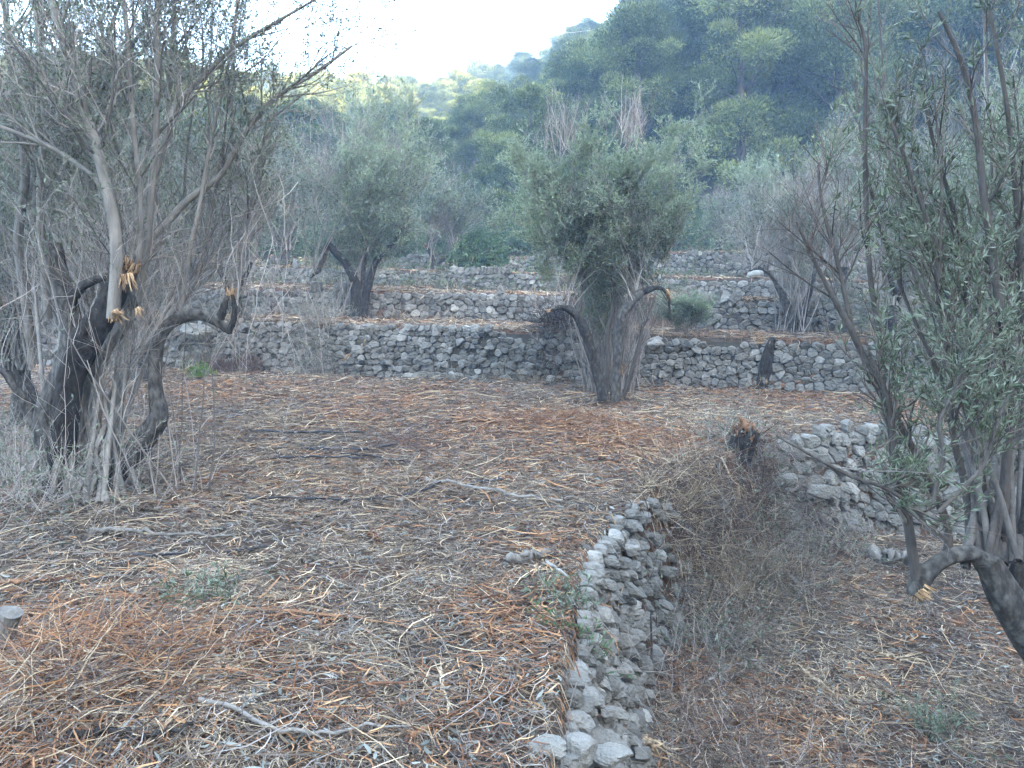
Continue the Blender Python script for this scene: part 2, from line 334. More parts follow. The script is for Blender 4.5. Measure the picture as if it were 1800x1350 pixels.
# ------------------------------------------------------------------ dry stone walls
def wall_mesh(poly, u0, u1, ztop, zbot, bat, size, seed, bulge=.28, rough=.02, topjit=.06, gap=.985, holes=None):
    g = rg(seed); poly = np.asarray(poly); seg = np.linalg.norm(np.diff(poly, axis=0), axis=1); S = np.concatenate([[0], np.cumsum(seg)])
    Lw = u1 - u0; hm = 0
    def pos(u): return np.stack([np.interp(u, S, poly[:, 0]), np.interp(u, S, poly[:, 1])], -1)
    def nor(u):
        d = pos(np.minimum(u + .35, S[-1])) - pos(np.maximum(u - .35, 0)); d = d / np.linalg.norm(d, axis=-1, keepdims=True)
        return np.stack([d[..., 1], -d[..., 0]], -1)
    us = np.linspace(u0, u1, 80); pu = pos(us); nu = nor(us)
    zt = ztop(pu[:, 0], pu[:, 1]); zb = zbot(pu[:, 0] + nu[:, 0] * (bat + .1), pu[:, 1] + nu[:, 1] * (bat + .1)) - .05
    H = float(np.max(zt - zb))
    sites = []; v = size * .3; row = 0
    while v < H + size * .6:
        rh = size * g.uniform(.7, 1.15); u = u0 + g.uniform(0, size)
        while u < u1:
            w = size * g.choice([.6, .9, 1.2, 1.7], p=[.3, .35, .25, .1]); sites.append((u + w / 2, v + g.normal(0, size * .16), w)); u += w * 1.02
        v += rh * .82
    s = np.array(sites); 
    # top limit follows the ground behind
    zb_s = np.interp(s[:, 0], us, zb); zt_s = np.interp(s[:, 0], us, zt) + topjit * (vn(s[:, 0] * 1.3, s[:, 0] * 0, seed) - .4) * 2
    keep = s[:, 1] < (zt_s - zb_s) - size * .12
    if holes is not None: keep &= ~holes(s[:, 0] - u0, s[:, 1], g)
    alls = s; zball = zb_s
    n = len(s); K = 14; ang = np.arange(K) * 2 * np.pi / K + .1
    out = np.zeros((n, K))
    A = 1.22
    for i in range(n):
        dx = (alls[:, 0] - s[i, 0]) / A; dy = alls[:, 1] - s[i, 1]; d = np.hypot(dx, dy); d[i] = 1e9
        j = np.argsort(d)[:14]; d = d[j]; wr = s[i, 2] ** .5 / (s[i, 2] ** .5 + alls[j, 2] ** .5)
        c = np.cos(ang[:, None] - np.arctan2(dy[j], dx[j])[None]) / (d * wr)[None]
        out[i] = np.sum(np.maximum(c, 0) ** 14, 1) ** (-1 / 14)
    out = np.minimum(out, size * 1.1)
    sel = np.where(keep)[0]; s = s[sel]; out = out[sel] * gap; n = len(s)
    sz = out.mean(1)
    rings = [(1.0, -1.0), (1.0, -.1), (.93, .5), (.74, .92), (.36, 1.0)]
    V = []; tilt = g.normal(0, .33, (n, 2)); proud = g.normal(0, rough, n)
    jr = 1 + g.normal(0, .045, (n, K))
    U0 = []
    for ri, (rho, dep) in enumerate(rings):
        jj = jr * (1 + g.normal(0, .035, (n, K)))
        du = out * rho * jj * np.cos(ang) * A; dv = out * rho * jj * np.sin(ang)
        dp = .045 + dep * bulge * sz[:, None] * (1 if dep > 0 else 2.2) + (g.normal(0, .10, (n, K)) * sz[:, None] if dep > 0 else 0) + (tilt[:, :1] * du + tilt[:, 1:] * dv) * (dep > -.5) + proud[:, None]
        U0.append((du, dv, dp))
    DU = np.stack([a[0] for a in U0], 1); DV = np.stack([a[1] for a in U0], 1); DP = np.stack([a[2] for a in U0], 1)
    cap = DP[:, -1:].mean(2, keepdims=True)
    u = s[:, 0][:, None, None] + DU; vv = s[:, 1][:, None, None] + DV
    u = u.reshape(-1); vv = vv.reshape(-1); dp = DP.reshape(-1)
    p = pos(np.clip(u, 0, S[-1])); nn = nor(np.clip(u, 0, S[-1])); zbu = np.interp(u, us, zb); ztu = np.interp(u, us, zt)
    fr = np.clip(vv / (ztu - zbu), -.1, 1.15)
    off = bat * (1 - fr) + dp
    X = p[:, 0] + nn[:, 0] * off; Y = p[:, 1] + nn[:, 1] * off; Z = zbu + vv
    R = len(rings); verts = np.stack([X, Y, Z], -1).reshape(n, R * K, 3)
    cen = verts[:, -K:].mean(1, keepdims=True); verts = np.concatenate([verts, cen], 1)
    nv = R * K + 1; a = np.arange(K); a2 = (a + 1) % K
    q = np.concatenate([np.stack([r * K + a, r * K + a2, (r + 1) * K + a2, (r + 1) * K + a], 1) for r in range(R - 1)])
    t = np.stack([(R - 1) * K + a, (R - 1) * K + a2, np.full(K, R * K)], 1)
    base = (np.arange(n) * nv)[:, None, None]
    G = Geo(); col = np.clip(g.normal(.48, .17, n), .05, 1)
    G.add(verts.reshape(-1, 3), (q[None] + base).reshape(-1, 4), np.repeat(col, len(q)))
    G.f.append(((t[None] + base).reshape(-1, 3), np.repeat(col, K), 0, False))
    # earth core strip behind the stones
    fr = np.linspace(0, 1, 6)[None]; o = bat * (1 - fr) + .022
    bx = pu[:, 0, None] + nu[:, 0, None] * o; by = pu[:, 1, None] + nu[:, 1, None] * o; bz = zb[:, None] - .05 + (zt - zb + .0)[:, None] * fr
    i = (np.arange(79)[:, None] * 6 + np.arange(5)[None]).ravel()
    G.add(np.stack([bx, by, bz], -1).reshape(-1, 3), np.stack([i, i + 6, i + 7, i + 1], 1), 0.3, 1)
    return G
def arc(poly, x, y):
    S = np.concatenate([[0], np.cumsum(np.linalg.norm(np.diff(poly, axis=0), axis=1))]); b = (1e9, 0)
    for k in range(len(poly) - 1):
        d = poly[k + 1] - poly[k]; t = np.clip(np.dot(np.array([x, y]) - poly[k], d) / np.dot(d, d), 0, 1); q = poly[k] + d * t; e = np.hypot(q[0] - x, q[1] - y)
        if e < b[0]: b = (e, S[k] + t * math.sqrt(np.dot(d, d)))
    return b[1]
def wall(poly, a, b, zt, zb, bat, size, seed, label, **k):
    G = wall_mesh(poly, arc(poly, *a), arc(poly, *b), zt, zb, bat, size, seed, **k)
    o = G.build('dry_stone_wall', [M['stone'], M['backing']]); return tag(o, label, 'stone wall', 'dry stone terrace walls')
wall(EDGE, (0, 1.2), (1.7, 6.7), H0, L0, .36, .092, 1, 'crumbling mossy stone wall running away from the front edge down to the lower terrace', bulge=.62, rough=.03, topjit=.05, gap=.95, holes=lambda u, v, g: g.random(len(u)) < np.clip((u - 4.1) / 1.3, 0, .85))
wall(EDGE, (2.6, 7.8), (12, 9.2), H0, L0, .40, .145, 2, 'dry stone wall on the right with big blocks, behind the cut arching trunk', bulge=.45, rough=.035, topjit=.12)
wall(W1, (-11, 15.9), (1.3, 12.8), H1, H0, .16, .132, 3, 'long grey dry stone wall at the back of the clearing, left of the central olive', topjit=.1, bulge=.4, rough=.03)
wall(W1, (1.35, 12.75), (13, 11.8), H1, H0, .16, .135, 4, 'dry stone wall behind the leaning dead trunk, right of the central olive', topjit=.06, bulge=.4)
wall(W2, (-11, 17.5), (.9, 15.8), H2, H1, .14, .15, 5, 'second stone wall up, passing behind the dark twin-trunked olive', topjit=.08, bulge=.4)
wall(W2, (3.2, 14.4), (13, 14.7), H2, H1, .14, .14, 6, 'second stone wall up on the right, partly hidden by the grey leafless olive', topjit=.12, bulge=.4)
wall(W3, (-10, 21.3), (1.2, 19.5), H3, H2, .14, .135, 7, 'third stone wall up, half lost among bushes left of the central olive', topjit=.1, bulge=.4)
wall(W3, (3.0, 17.8), (12, 17.4), H3, H2, .14, .135, 8, 'third stone wall up, seen to the right of the central olive crown', topjit=.12, bulge=.4)
wall(W4, (-8, 25.4), (13, 22.8), H4, H3, .14, .15, 9, 'highest and farthest low stone wall at the foot of the pine slope', topjit=.16, bulge=.4)

# ------------------------------------------------------------------ loose stones
def rock(p, size, seed, label, squash=.65, flat=1.0):
    g = rg(seed); K, Rn = 22, 14; size = size * (.62 if p[1] < 12 else .9)
    th = np.linspace(.12, np.pi - .12, Rn)[:, None]; ph = (np.arange(K) * 2 * np.pi / K)[None]
    d = np.stack([np.sin(th) * np.cos(ph), np.sin(th) * np.sin(ph), np.cos(th) + 0 * ph], -1)
    r = np.ones((Rn, K))
    for _ in range(11):
        n = nrm(g.normal(0, 1, 3)); c = g.uniform(.55, .9); dt = d @ n; r = np.where(dt * r > c, c / np.maximum(dt, 1e-3), r)
    r = r * (1 + .10 * (fbm(ph * 2.2 + 0 * th, th * 2.5, seed) - .5) * np.sin(th) + g.normal(0, .012, (Rn, K)))
    s = np.array([g.uniform(.8, 1.3), g.uniform(.7, 1.0), squash]) * size
    v = d * r[..., None] * s; v = v.reshape(-1, 3) + np.asarray(p) + np.array([0, 0, size * squash * .45])
    i = (np.arange(Rn - 1)[:, None] * K + np.arange(K)[None]); i2 = (np.arange(Rn - 1)[:, None] * K + (np.arange(K)[None] + 1) % K)
    G = Geo(); G.add(v, np.stack([i, i + K, i2 + K, i2], -1).reshape(-1, 4), g.uniform(.4, .9))
    G.f.append((np.stack([np.arange(K)[::-1]], 0), np.array([.6]), 0, False)); G.f.append((np.stack([np.arange(K) + (Rn - 1) * K], 0), np.array([.6]), 0, False))
    return tag(G.build('boulder', M['stone'], origin=np.asarray(p)), label, 'rock', 'loose rocks')
def hz(px, py, z=0.0):
    r = ray(px, py); yy = np.arange(1.2, 60, .02); q = np.array([0, 0, CAMZ]) + r[None] * (yy / r[1])[:, None]
    k = np.argmax(q[:, 2] < height(q[:, 0], q[:, 1])); return q[k]
ROCKS = [
 (795, 664, 0, .17, 'pale white rock at the foot of the back wall, left of the central olive'),
 (760, 667, 0, .12, 'grey rock beside the pale white rock at the foot of the back wall'),
 (720, 664, 0, .12, 'small squat rock under the back wall near its collapsed stretch'),
 (318, 645, 0, .20, 'big grey rock at the base of the back wall behind the left olive'),
 (1492, 694, 0, .17, 'flat pale rock lying in front of the back wall at the right'),
 (1412, 690, 0, .10, 'small white stone near the foot of the leaning dead trunk'),
 (1388, 684, 0, .09, 'smallest white stone right beside the leaning dead trunk'),
 (1430, 1040, -.95, .14, 'pale yellowish rock on the lower terrace below the right wall'),
 (1397, 1052, -.95, .08, 'small white stone on the lower terrace, left of the yellowish rock'),
 (1300, 1100, -.95, .07, 'small rounded stone in the brush at the foot of the bank'),
 (1285, 1010, -.9, .09, 'grey stone showing through brush halfway down the bank'),
 (1245, 1205, -.95, .09, 'half-buried stone on the lower terrace near the front wall'),
 (1270, 1220, -.95, .06, 'small stone beside the half-buried stone on the lower terrace'),
 (1112, 912, 0, .07, 'small rounded white stone on top of the front wall'),
 (955, 1325, 0, .13, 'big grey stone at the very bottom of the picture on the wall top'),
 (1015, 1330, -.1, .14, 'broad stone at the bottom edge, right of the big grey one'),
 (1075, 1335, -.2, .12, 'pointed slab-like stone low on the front wall at the bottom edge'),
 (1415, 800, 0, .16, 'large bright block on the corner of the right wall'),
 (1380, 850, -.3, .17, 'tall pale block at the corner of the right wall, below the stump'),
 (1440, 870, -.45, .2, 'largest rough block in the face of the right wall'),
 (1500, 778, 0, .13, 'rounded grey stone loose on top of the right wall'),
 (1530, 790, 0, .10, 'grey stone on the right wall, next to the rounded one'),
 (1640, 815, 0, .14, 'pale stone on the right wall seen through the foreground branches'),
]
for k, (px, py, z, s, lab) in enumerate(ROCKS):
    p = gnd(px, py, z) if z not in (0, -.95) else hz(px, py, z); rock(p, s, 100 + k, lab, squash=.8 if k in (18, 19) else .62)
for k, (px, py, d, s, lab) in enumerate([(350, 577, 14.6, .32, 'large domed boulder capping the back wall at its left end'),
    (648, 574, 14.0, .18, 'flat bluish slab lying on top of the back wall'), (1150, 600, 12.5, .2, 'rounded brown-grey boulder on the back wall beside the central olive'),
    (955, 545, 15.5, .3, 'light boulder at the second wall just left of the central olive'), (893, 462, 23.8, .3, 'white boulder high on the far terrace'),
    (1327, 480, 17.2, .22, 'white rock above the third wall near the grey leafless olive')]):
    p = at(px, py, d); p[2] -= s * .4; rock(p, s, 160 + k, lab)

# ------------------------------------------------------------------ trees
def finish_tree(name, base, label, parts, cat='tree', group=None):
    t = empty(name, tuple(base), label, cat, group)
    for pn, G, mats in parts:
        for G_ in (G.subs if getattr(G, 'subs', None) else [G]):
            if G_.n:
                o = G_.build(pn, mats, parent=t, origin=base)
                if pn == 'shoots': o['kind'] = 'stuff'
    return t
def crown_points(ell, n, g, shell=.5):
    """random points in a union of ellipsoids [(cx,cy,cz,rx,ry,rz), ...], more of them near the surface"""
    e = np.array(ell); w = e[:, 3] * e[:, 4] * e[:, 5]; k = g.choice(len(e), n, p=w / w.sum())
    d = nrm(g.normal(0, 1, (n, 3))); r = g.uniform(0, 1, (n, 1)) ** (1 / 3 * (1 - shell) + .02)
    return e[k, :3] + d * r * e[k, 3:]
def stems_to(base, tips, g, n=8, r0=.016, spread=.25, rise=.55, wig=.03):
    m = len(tips); b = np.asarray(base) + np.concatenate([g.normal(0, spread, (m, 2)), np.zeros((m, 1))], 1)
    c = b + (tips - b) * np.array([.3, .3, rise]) + g.normal(0, .08, (m, 3))
    t = np.linspace(0, 1, n)[None, :, None]
    P = (1 - t) ** 2 * b[:, None] + 2 * t * (1 - t) * c[:, None] + t ** 2 * tips[:, None]
    P[:, 1:] += np.cumsum(g.normal(0, wig, (m, n - 1, 3)), 1) * .5
    R = np.linspace(1, .25, n)[None] * (r0 * g.uniform(.5, 1.3, (m, 1)))
    return P, R
def add_t(G, P, R, sides, g, mat=0, smooth=False):
    v, f, fr = tubes(P, R, sides, g.uniform(0, 1, len(P))); G.add(v, f, fr, mat, smooth)

def olive(base, ell, seed, label, nst=40, r0=.016, k1=12, k2=7, kl=9, leafL=.055, leafW=.012, leafy=.8, trunks=(), td=0, spl=(), fork=.0, suckers=0,
          light=0., dark_n=0, tw=.35, group='olive trees on the terraces', name='olive_tree', sh=.5, dead=(), bare_top=0, start=None, nleafmax=90000):
    g = rg(seed); base = np.asarray(base, float)
    T = Geo(); B = Geo(); C = Geo(); S = Geo(); W = Geo(); starts = []
    for pl in trunks:
        P, R = px_stem(pl, td, 26); R = R * (.42 if suckers > 100 else .8); P[1:-1] += np.cumsum(g.normal(0, R.mean() * .16, (24, 3)), 0) * np.sin(np.linspace(0, np.pi, 24))[:, None]; limb(T, P, R, g, mat=int(len(pl[0]) > 3)); starts.append(P[-6:])
    tips = crown_points(ell, nst, g, .35)
    st = base + np.array([0, 0, fork])
    P, R = stems_to(st, tips, g, r0=r0, spread=.10 + .02 * suckers / 40)
    if len(starts):
        q = np.concatenate(starts); k = g.random(len(tips)) < .8; idx = np.where(k)[0]
        pick = q[g.integers(0, len(q), len(idx))]
        P2, R2 = stems_to(np.zeros(3), tips[idx] - pick, g, r0=r0 * .8, spread=.02); P[idx] = P2 + pick[:, None]; R[idx] = R2
    add_t(B, P, R, 6, g, 0, True)
    if fork > .25 and not trunks:
        for q in range(2):
            P0, R0 = smooth_poly([base + g.normal(0, .08, 3) * [1, 1, 0], base + [g.normal(0, .1), 0, fork * .5], st + g.normal(0, .1, 3), st + [g.normal(0, .4), g.normal(0, .2), .6]], [r0 * 10, r0 * 7, r0 * 5, r0 * 2], 16); limb(T, P0, R0, g, 9)
    a, b = spawn(P, R, k1, .35, 1, tw * 1.7, 32, .25, g, n=5, wig=.10, rs=.5)
    add_t(B, a, b, 4, g, 0)
    c, d = spawn(a, b, k2, .15, 1, tw, 38, .2, g, n=4, wig=.12, rs=.55)
    add_t(B, c, d, 3, g, 1)
    mid = c[:, -1]; nz = fbm(mid[:, 0] * 1.3 + seed, mid[:, 2] * 1.3 + mid[:, 1], seed, 2)
    lv = nz < np.quantile(nz, leafy); 
    for (cx, cy, cz, rr) in dead: lv &= np.linalg.norm(mid - np.array([cx, cy, cz]), axis=1) > rr
    cc, dd = c[lv], d[lv]
    if len(cc):
        kk = min(kl, max(1, nleafmax // len(cc)))
        v, f, p = leaves_on(cc, dd, kk, .1, leafL, leafW, 45, g)
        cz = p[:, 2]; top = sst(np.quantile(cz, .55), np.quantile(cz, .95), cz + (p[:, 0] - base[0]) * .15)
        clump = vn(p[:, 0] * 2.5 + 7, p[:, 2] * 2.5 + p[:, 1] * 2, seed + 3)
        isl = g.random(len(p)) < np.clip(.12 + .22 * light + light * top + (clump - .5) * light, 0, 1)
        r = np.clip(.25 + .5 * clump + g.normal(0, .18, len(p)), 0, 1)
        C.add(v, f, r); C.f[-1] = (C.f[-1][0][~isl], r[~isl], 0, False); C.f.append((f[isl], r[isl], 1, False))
    if suckers:
        sp, sr = strands(base + np.concatenate([g.normal(0, .16, (suckers, 2)), np.zeros((suckers, 1))], 1), np.concatenate([g.normal(0, .25, (suckers, 2)), np.ones((suckers, 1))], 1), g.uniform(.5, 2.0, suckers), 8, .06, .05, g.uniform(.004, .011, suckers), .002, g)
        add_t(W, sp, sr, 4, g); a2, b2 = spawn(sp, sr, 5, .2, 1, .35, 40, .3, g, n=4); add_t(W, a2, b2, 3, g)
    for (p, dr, r, L, n) in spl: splinters(S, p, dr, r, L, n, g)
    if bare_top:
        n = bare_top; tp = crown_points(ell, n * 4, g, .95); tp = tp[np.argsort(-tp[:, 2])[:n]]
        if dead: dc = np.array(dead)[g.integers(0, len(dead), n)]; tp = dc[:, :3] + g.normal(0, .45, (n, 3)) * dc[:, 3:] * [1, 1, .6] + [0, 0, .1]
        a3, b3 = strands(tp - [0, 0, .3], np.concatenate([g.normal(0, .25, (n, 2)), np.ones((n, 1))], 1), g.uniform(.35, .8, n), 6, .1, .05, .005, .002, g)
        add_t(W, a3, b3, 3, g); a4, b4 = spawn(a3, b3, 7, .1, 1, .25, 40, .3, g, n=4); add_t(W, a4, b4, 3, g)
    return finish_tree(name, base, label, [('trunk', T, [M['bark_mid'] if suckers > 100 else M['bark_dark'], M['bark_dark']]), ('branches', B, [M['bark_grey'], M['twig_grey']]), ('crown', C, [M['olive'], M['olive_light']]), ('shoots', W, M['twig_grey']), ('splintered_wood', S, M['wood_fresh'])], group=group)

# --- central olive
D = 10.4
cb = hz(1070, 692)
ELC = [(*at(1000, 300, D), .72, .8, .75), (*at(1150, 290, D), .80, .85, .85), (*at(1075, 380, D), 1.05, 1.0, .75), (*at(955, 390, D), .62, .65, .75), (*at(1190, 350, D), .5, .6, .65), (*at(945, 310, D), .5, .5, .55), (*at(1070, 430, D), .75, .7, .35), (*at(925, 330, D), .35, .5, .5), (*at(1218, 320, D), .35, .5, .6)]
F_ = -.38
tr = [[(q[0], q[1], q[2], F_) for q in l] for l in (
      [(1062, 703, 46), (1052, 660, 44), (1046, 620, 42), (1036, 580, 42), (1018, 548, 36), (992, 536, 26), (968, 546, 12)],
      [(1080, 704, 44), (1084, 650, 38), (1088, 600, 36), (1088, 562, 38), (1110, 532, 38), (1128, 512, 34)],
      [(1126, 514, 30), (1148, 506, 20), (1166, 508, 16), (1175, 524, 12), (1178, 548, 8)])] + [
      [(1092, 705, 24), (1110, 660, 18), (1122, 610, 16), (1128, 570, 14), (1140, 560, 12)],
      [(1062, 690, 26), (1070, 640, 20), (1066, 590, 18), (1078, 540, 14), (1075, 470, 10), (1090, 380, 7)],
      [(1020, 548, 13), (1024, 500, 11), (1010, 450, 9), (970, 380, 6)]]
olive(cb, ELC, 31, 'bushy grey-green olive in the middle of the clearing with many shoots at its foot', nst=80, r0=.0075, k1=19, k2=8, kl=8, leafL=.048, leafW=.014, leafy=.95, trunks=tr, td=D,
      spl=[(at(967, 546, D - .38), (-.8, -.2, -.35), .022, .13, 14), (at(1172, 512, D - .38), (.5, -.3, -.6), .03, .26, 22), (at(1150, 500, D - .38), (.3, -.2, .9), .02, .12, 10), (at(1128, 508, D - .38), (.4, -.4, .5), .04, .06, 16), (at(1088, 640, D) - [0, .15, 0], (0, -.2, -1), .035, .35, 14)],
      suckers=300, light=2.1, tw=.25, dead=[(*at(985, 235, D), .30), (*at(1105, 225, D), .26)], bare_top=70, nleafmax=130000)
# tall bare twig tufts above the crown are part of the same tree's shoots: see bare_top

# --- twin-trunked olive, mid left
D = 16.2; b = hz(622, 557, .9)
EL = [(*at(600, 330, D), 1.1, 1.1, 1.0), (*at(680, 310, D), 1.15, 1.1, 1.3), (*at(640, 210, D), 1.2, 1.1, 1.0), (*at(720, 370, D), .55, .7, 1.0), (*at(555, 270, D), .9, .8, .9), (*at(560, 360, D), .7, .7, .6), (*at(720, 280, D), .7, .7, .9)]
olive(b, EL, 32, 'dark twin-trunked olive with drooping broken limb on the second terrace, left of centre', nst=85, r0=.010, k1=16, k2=7, kl=7, leafL=.065, leafW=.018, leafy=.7, td=D,
      trunks=[[(626, 560, 26), (622, 500, 22), (605, 462, 19), (590, 445, 15), (577, 428, 13)], [(577, 428, 12), (572, 455, 9), (560, 478, 8), (545, 487, 6)], [(640, 560, 18), (645, 500, 16), (655, 460, 13), (690, 430, 10), (720, 380, 6)], [(632, 560, 16), (634, 500, 12), (640, 440, 9), (650, 360, 6)]],
      suckers=14, light=1.6, tw=.38, bare_top=30, nleafmax=110000)
# --- olives behind and around
def qolive(px, pyb, d, cx, cy, rx, rz, seed, label, **k):
    p = at(px, pyb, d); p[2] = float(height(p[0], p[1])) - .03; c = at(cx, cy, d); s = d / F
    rx *= s; rz *= s
    ell = [(c[0] - rx * .35, c[1], c[2] - rz * .1, rx * .65, rx * .7, rz * .75), (c[0] + rx * .4, c[1] + .2, c[2] + rz * .15, rx * .6, rx * .7, rz * .75), (c[0], c[1], c[2] + rz * .3, rx * .6, rx * .6, rz * .7)]
    return olive(p, ell, seed, label, **k)
qolive(418, 560, 14.8, 430, 330, 120, 120, 41, 'thin grey leafless olive between the left olive and the twin-trunked one', nst=45, r0=0.0136, k1=12, k2=7, leafy=.30, kl=6, leafL=.07, leafW=.018, fork=.5, tw=.5)
qolive(765, 470, 23.5, 785, 370, 70, 70, 42, 'small olive with orange torn limb on the far terrace', nst=34, r0=0.0186, k1=10, k2=6, kl=8, leafL=.11, leafW=.03, leafy=.7, td=23.5,
       trunks=[[(764, 478, 12), (763, 462, 10), (756, 446, 7), (748, 430, 5)], [(764, 470, 8), (778, 455, 6), (800, 440, 4)]], spl=[(at(750, 434, 23.5), (-.4, -.2, 1), .06, .35, 14)], tw=.55)
qolive(1397, 588, 13.3, 1385, 400, 95, 115, 43, 'grey leafless olive with dark forked trunk in front of the right terrace wall', nst=60, r0=0.0105, k1=12, k2=6, kl=5, leafy=.25, leafL=.06, leafW=.016, td=13.3,
       trunks=[[(1394, 590, 24), (1386, 545, 20), (1375, 512, 15), (1358, 485, 10), (1338, 468, 7), (1318, 476, 4)], [(1402, 590, 18), (1410, 545, 14), (1422, 505, 11), (1436, 460, 7)]], suckers=40, tw=.42)
qolive(1335, 480, 19.5, 1340, 370, 80, 75, 44, 'round bluish olive above the third wall, right of the central olive', nst=40, r0=0.0155, k1=11, k2=6, kl=8, leafy=.6, leafL=.09, leafW=.024, fork=.4, tw=.5, light=1.3)
qolive(1265, 470, 24.5, 1275, 390, 55, 60, 45, 'twiggy olive peeping out behind the right edge of the central crown', nst=30, r0=0.0186, k1=10, k2=6, kl=7, leafy=.5, leafL=.11, leafW=.03, fork=.4, tw=.5)
qolive(1215, 590, 12.9, 1205, 545, 62, 24, 46, 'low pale grey-green bush on the second terrace right of the central olive', nst=40, r0=0.0050, k1=10, k2=6, kl=9, leafy=.6, leafL=.05, leafW=.012, tw=.2, light=1.9, name='bush', group='bushes')
qolive(1470, 560, 15.5, 1480, 350, 100, 130, 47, 'olive behind the dark branches at the right, leaves silvery', nst=40, r0=0.0149, k1=11, k2=6, kl=8, leafy=.6, leafL=.075, leafW=.02, fork=.7, tw=.5)
qolive(1700, 640, 10.5, 1690, 330, 190, 330, 48, 'tall olive behind the foreground branches at the right edge', nst=60, r0=0.0136, k1=12, k2=7, kl=7, leafy=.6, leafL=.06, leafW=.014, fork=.8, tw=.45, light=1.2)
qolive(1560, 690, 12.2, 1580, 420, 110, 200, 49, 'slender olive between the silvery one and the tall one at the right', nst=45, r0=0.0124, k1=11, k2=6, kl=6, leafy=.5, leafL=.06, leafW=.015, fork=.6, tw=.42)
qolive(40, 700, 9.0, 30, 330, 210, 300, 50, 'shadowy olive behind the multi-stemmed olive at the left edge', nst=70, r0=0.0136, k1=12, k2=7, kl=10, leafy=.75, leafL=.055, leafW=.013, fork=.7, tw=.42)
qolive(250, 620, 12.8, 230, 330, 180, 230, 51, 'dense olive behind the broken dark trunk of the left olive', nst=70, r0=0.0149, k1=12, k2=7, kl=8, leafy=.6, leafL=.065, leafW=.016, fork=.6, tw=.45)
qolive(505, 470, 22, 500, 360, 80, 90, 52, 'blue-green olive on the upper terrace behind the thin leafless one', nst=36, r0=0.0186, k1=10, k2=6, kl=8, leafy=.7, leafL=.10, leafW=.028, fork=.5, tw=.55)
qolive(330, 480, 20, 330, 340, 100, 120, 53, 'greyish olive on the upper terrace behind the hanging vines', nst=36, r0=0.0186, k1=10, k2=6, kl=7, leafy=.6, leafL=.09, leafW=.025, fork=.5, tw=.55)

# --- left foreground olive
g = rg(60); D = 5.9; lb = hz(140, 885)
T = Geo(); S = Geo(); B = Geo(); C = Geo(); W = Geo()
dark = [([(112, 900, 60), (104, 840, 50), (108, 770, 44), (116, 700, 44), (124, 650, 46), (150, 600, 48), (186, 548, 44), (208, 505, 38), (226, 468, 28)], 0),
        ([(95, 885, 40), (82, 800, 34), (76, 730, 32), (92, 690, 30), (118, 640, 34), (128, 590, 34), (122, 540, 34), (106, 500, 34), (96, 465, 32), (90, 428, 30)], .15),
        ([(122, 530, 22), (145, 502, 15), (172, 490, 12), (196, 490, 9)], .1),
        ([(185, 880, 34), (212, 830, 32), (248, 778, 38), (282, 735, 34), (272, 690, 24), (270, 640, 22), (276, 600, 22), (290, 572, 22), (318, 553, 22), (350, 549, 20), (376, 556, 20), (394, 574, 15), (405, 584, 9)], .25),
        ([(386, 560, 15), (393, 540, 12), (400, 520, 8)], .25), ([(403, 580, 9), (412, 562, 10), (413, 540, 9), (408, 518, 6)], .22),
        ([(70, 760, 22), (40, 700, 16), (10, 655, 12), (-20, 640, 9)], .3)]
for pl, dd in dark:
    P, R = px_stem(pl, D - .38 + dd * .6, 40); limb(T, P, R, g, 16, gnarl=.2)
grey = [([(198, 560, 22), (206, 450, 20), (200, 380, 20), (185, 320, 18), (165, 235, 16), (150, 200, 15), (130, 150, 15), (120, 100, 15), (105, 50, 15), (88, -10, 14), (70, -90, 11)], -.45),
        ([(150, 890, 18), (144, 830, 16), (140, 770, 17), (145, 700, 18), (155, 645, 19), (200, 598, 18), (236, 560, 17), (252, 480, 15), (262, 400, 13), (268, 330, 12), (275, 240, 10), (277, 120, 9), (275, -30, 7)], -.1),
        ([(232, 560, 9), (245, 440, 10), (248, 380, 10), (243, 300, 9), (235, 230, 9), (228, 150, 9), (225, 60, 8), (214, -20, 7), (205, -90, 5)], -.3),
        ([(190, 350, 9), (165, 310, 8), (110, 270, 8), (70, 250, 8), (0, 222, 7), (-60, 205, 6)], -.2),
        ([(232, 440, 12), (240, 370, 12), (265, 330, 12), (285, 270, 11), (300, 200, 10), (330, 160, 9), (380, 110, 8), (430, 70, 6), (500, 30, 5), (570, -10, 4)], .3),
        ([(268, 420, 13), (330, 350, 12), (390, 310, 10), (420, 250, 9), (460, 190, 8), (500, 160, 7), (560, 125, 6), (620, 80, 4)], .5),
        ([(300, 260, 9), (296, 140, 9), (305, 60, 8), (308, -40, 6)], .5),
        ([(85, 560, 14), (72, 420, 13), (70, 330, 13), (80, 210, 13), (72, 100, 13), (66, -20, 11)], .5),
        ([(60, 640, 16), (30, 420, 15), (48, 300, 14), (22, 150, 12), (8, 0, 10)], .8),
        ([(100, 640, 10), (140, 520, 9), (150, 380, 8), (160, 200, 7), (190, 60, 6), (230, -50, 5)], .4),
        ([(316, 545, 9), (322, 520, 8), (335, 430, 8), (350, 370, 7), (370, 250, 6), (400, 120, 5), (420, 0, 4)], .3),
        ([(402, 585, 6), (420, 500, 6), (430, 420, 6), (440, 350, 6), (455, 300, 5), (470, 210, 4)], .6),
        ([(180, 880, 9), (175, 760, 8), (172, 640, 8), (182, 520, 7), (170, 420, 6)], -.2), ([(215, 860, 8), (212, 760, 8), (222, 640, 7), (220, 520, 6), (235, 420, 6)], -.25),
        ([(160, 560, 11), (110, 420, 10), (120, 300, 9), (180, 150, 8), (260, 40, 6), (330, -40, 5)], .6)]
gp = []; gr = []
for pl, dd in grey:
    P, R = px_stem(pl, D + dd, 40); limb(B, P, R, g, 10, gnarl=.08, cap=False); P2, R2 = smooth_poly(P, R, 16); gp.append(P2); gr.append(R2)
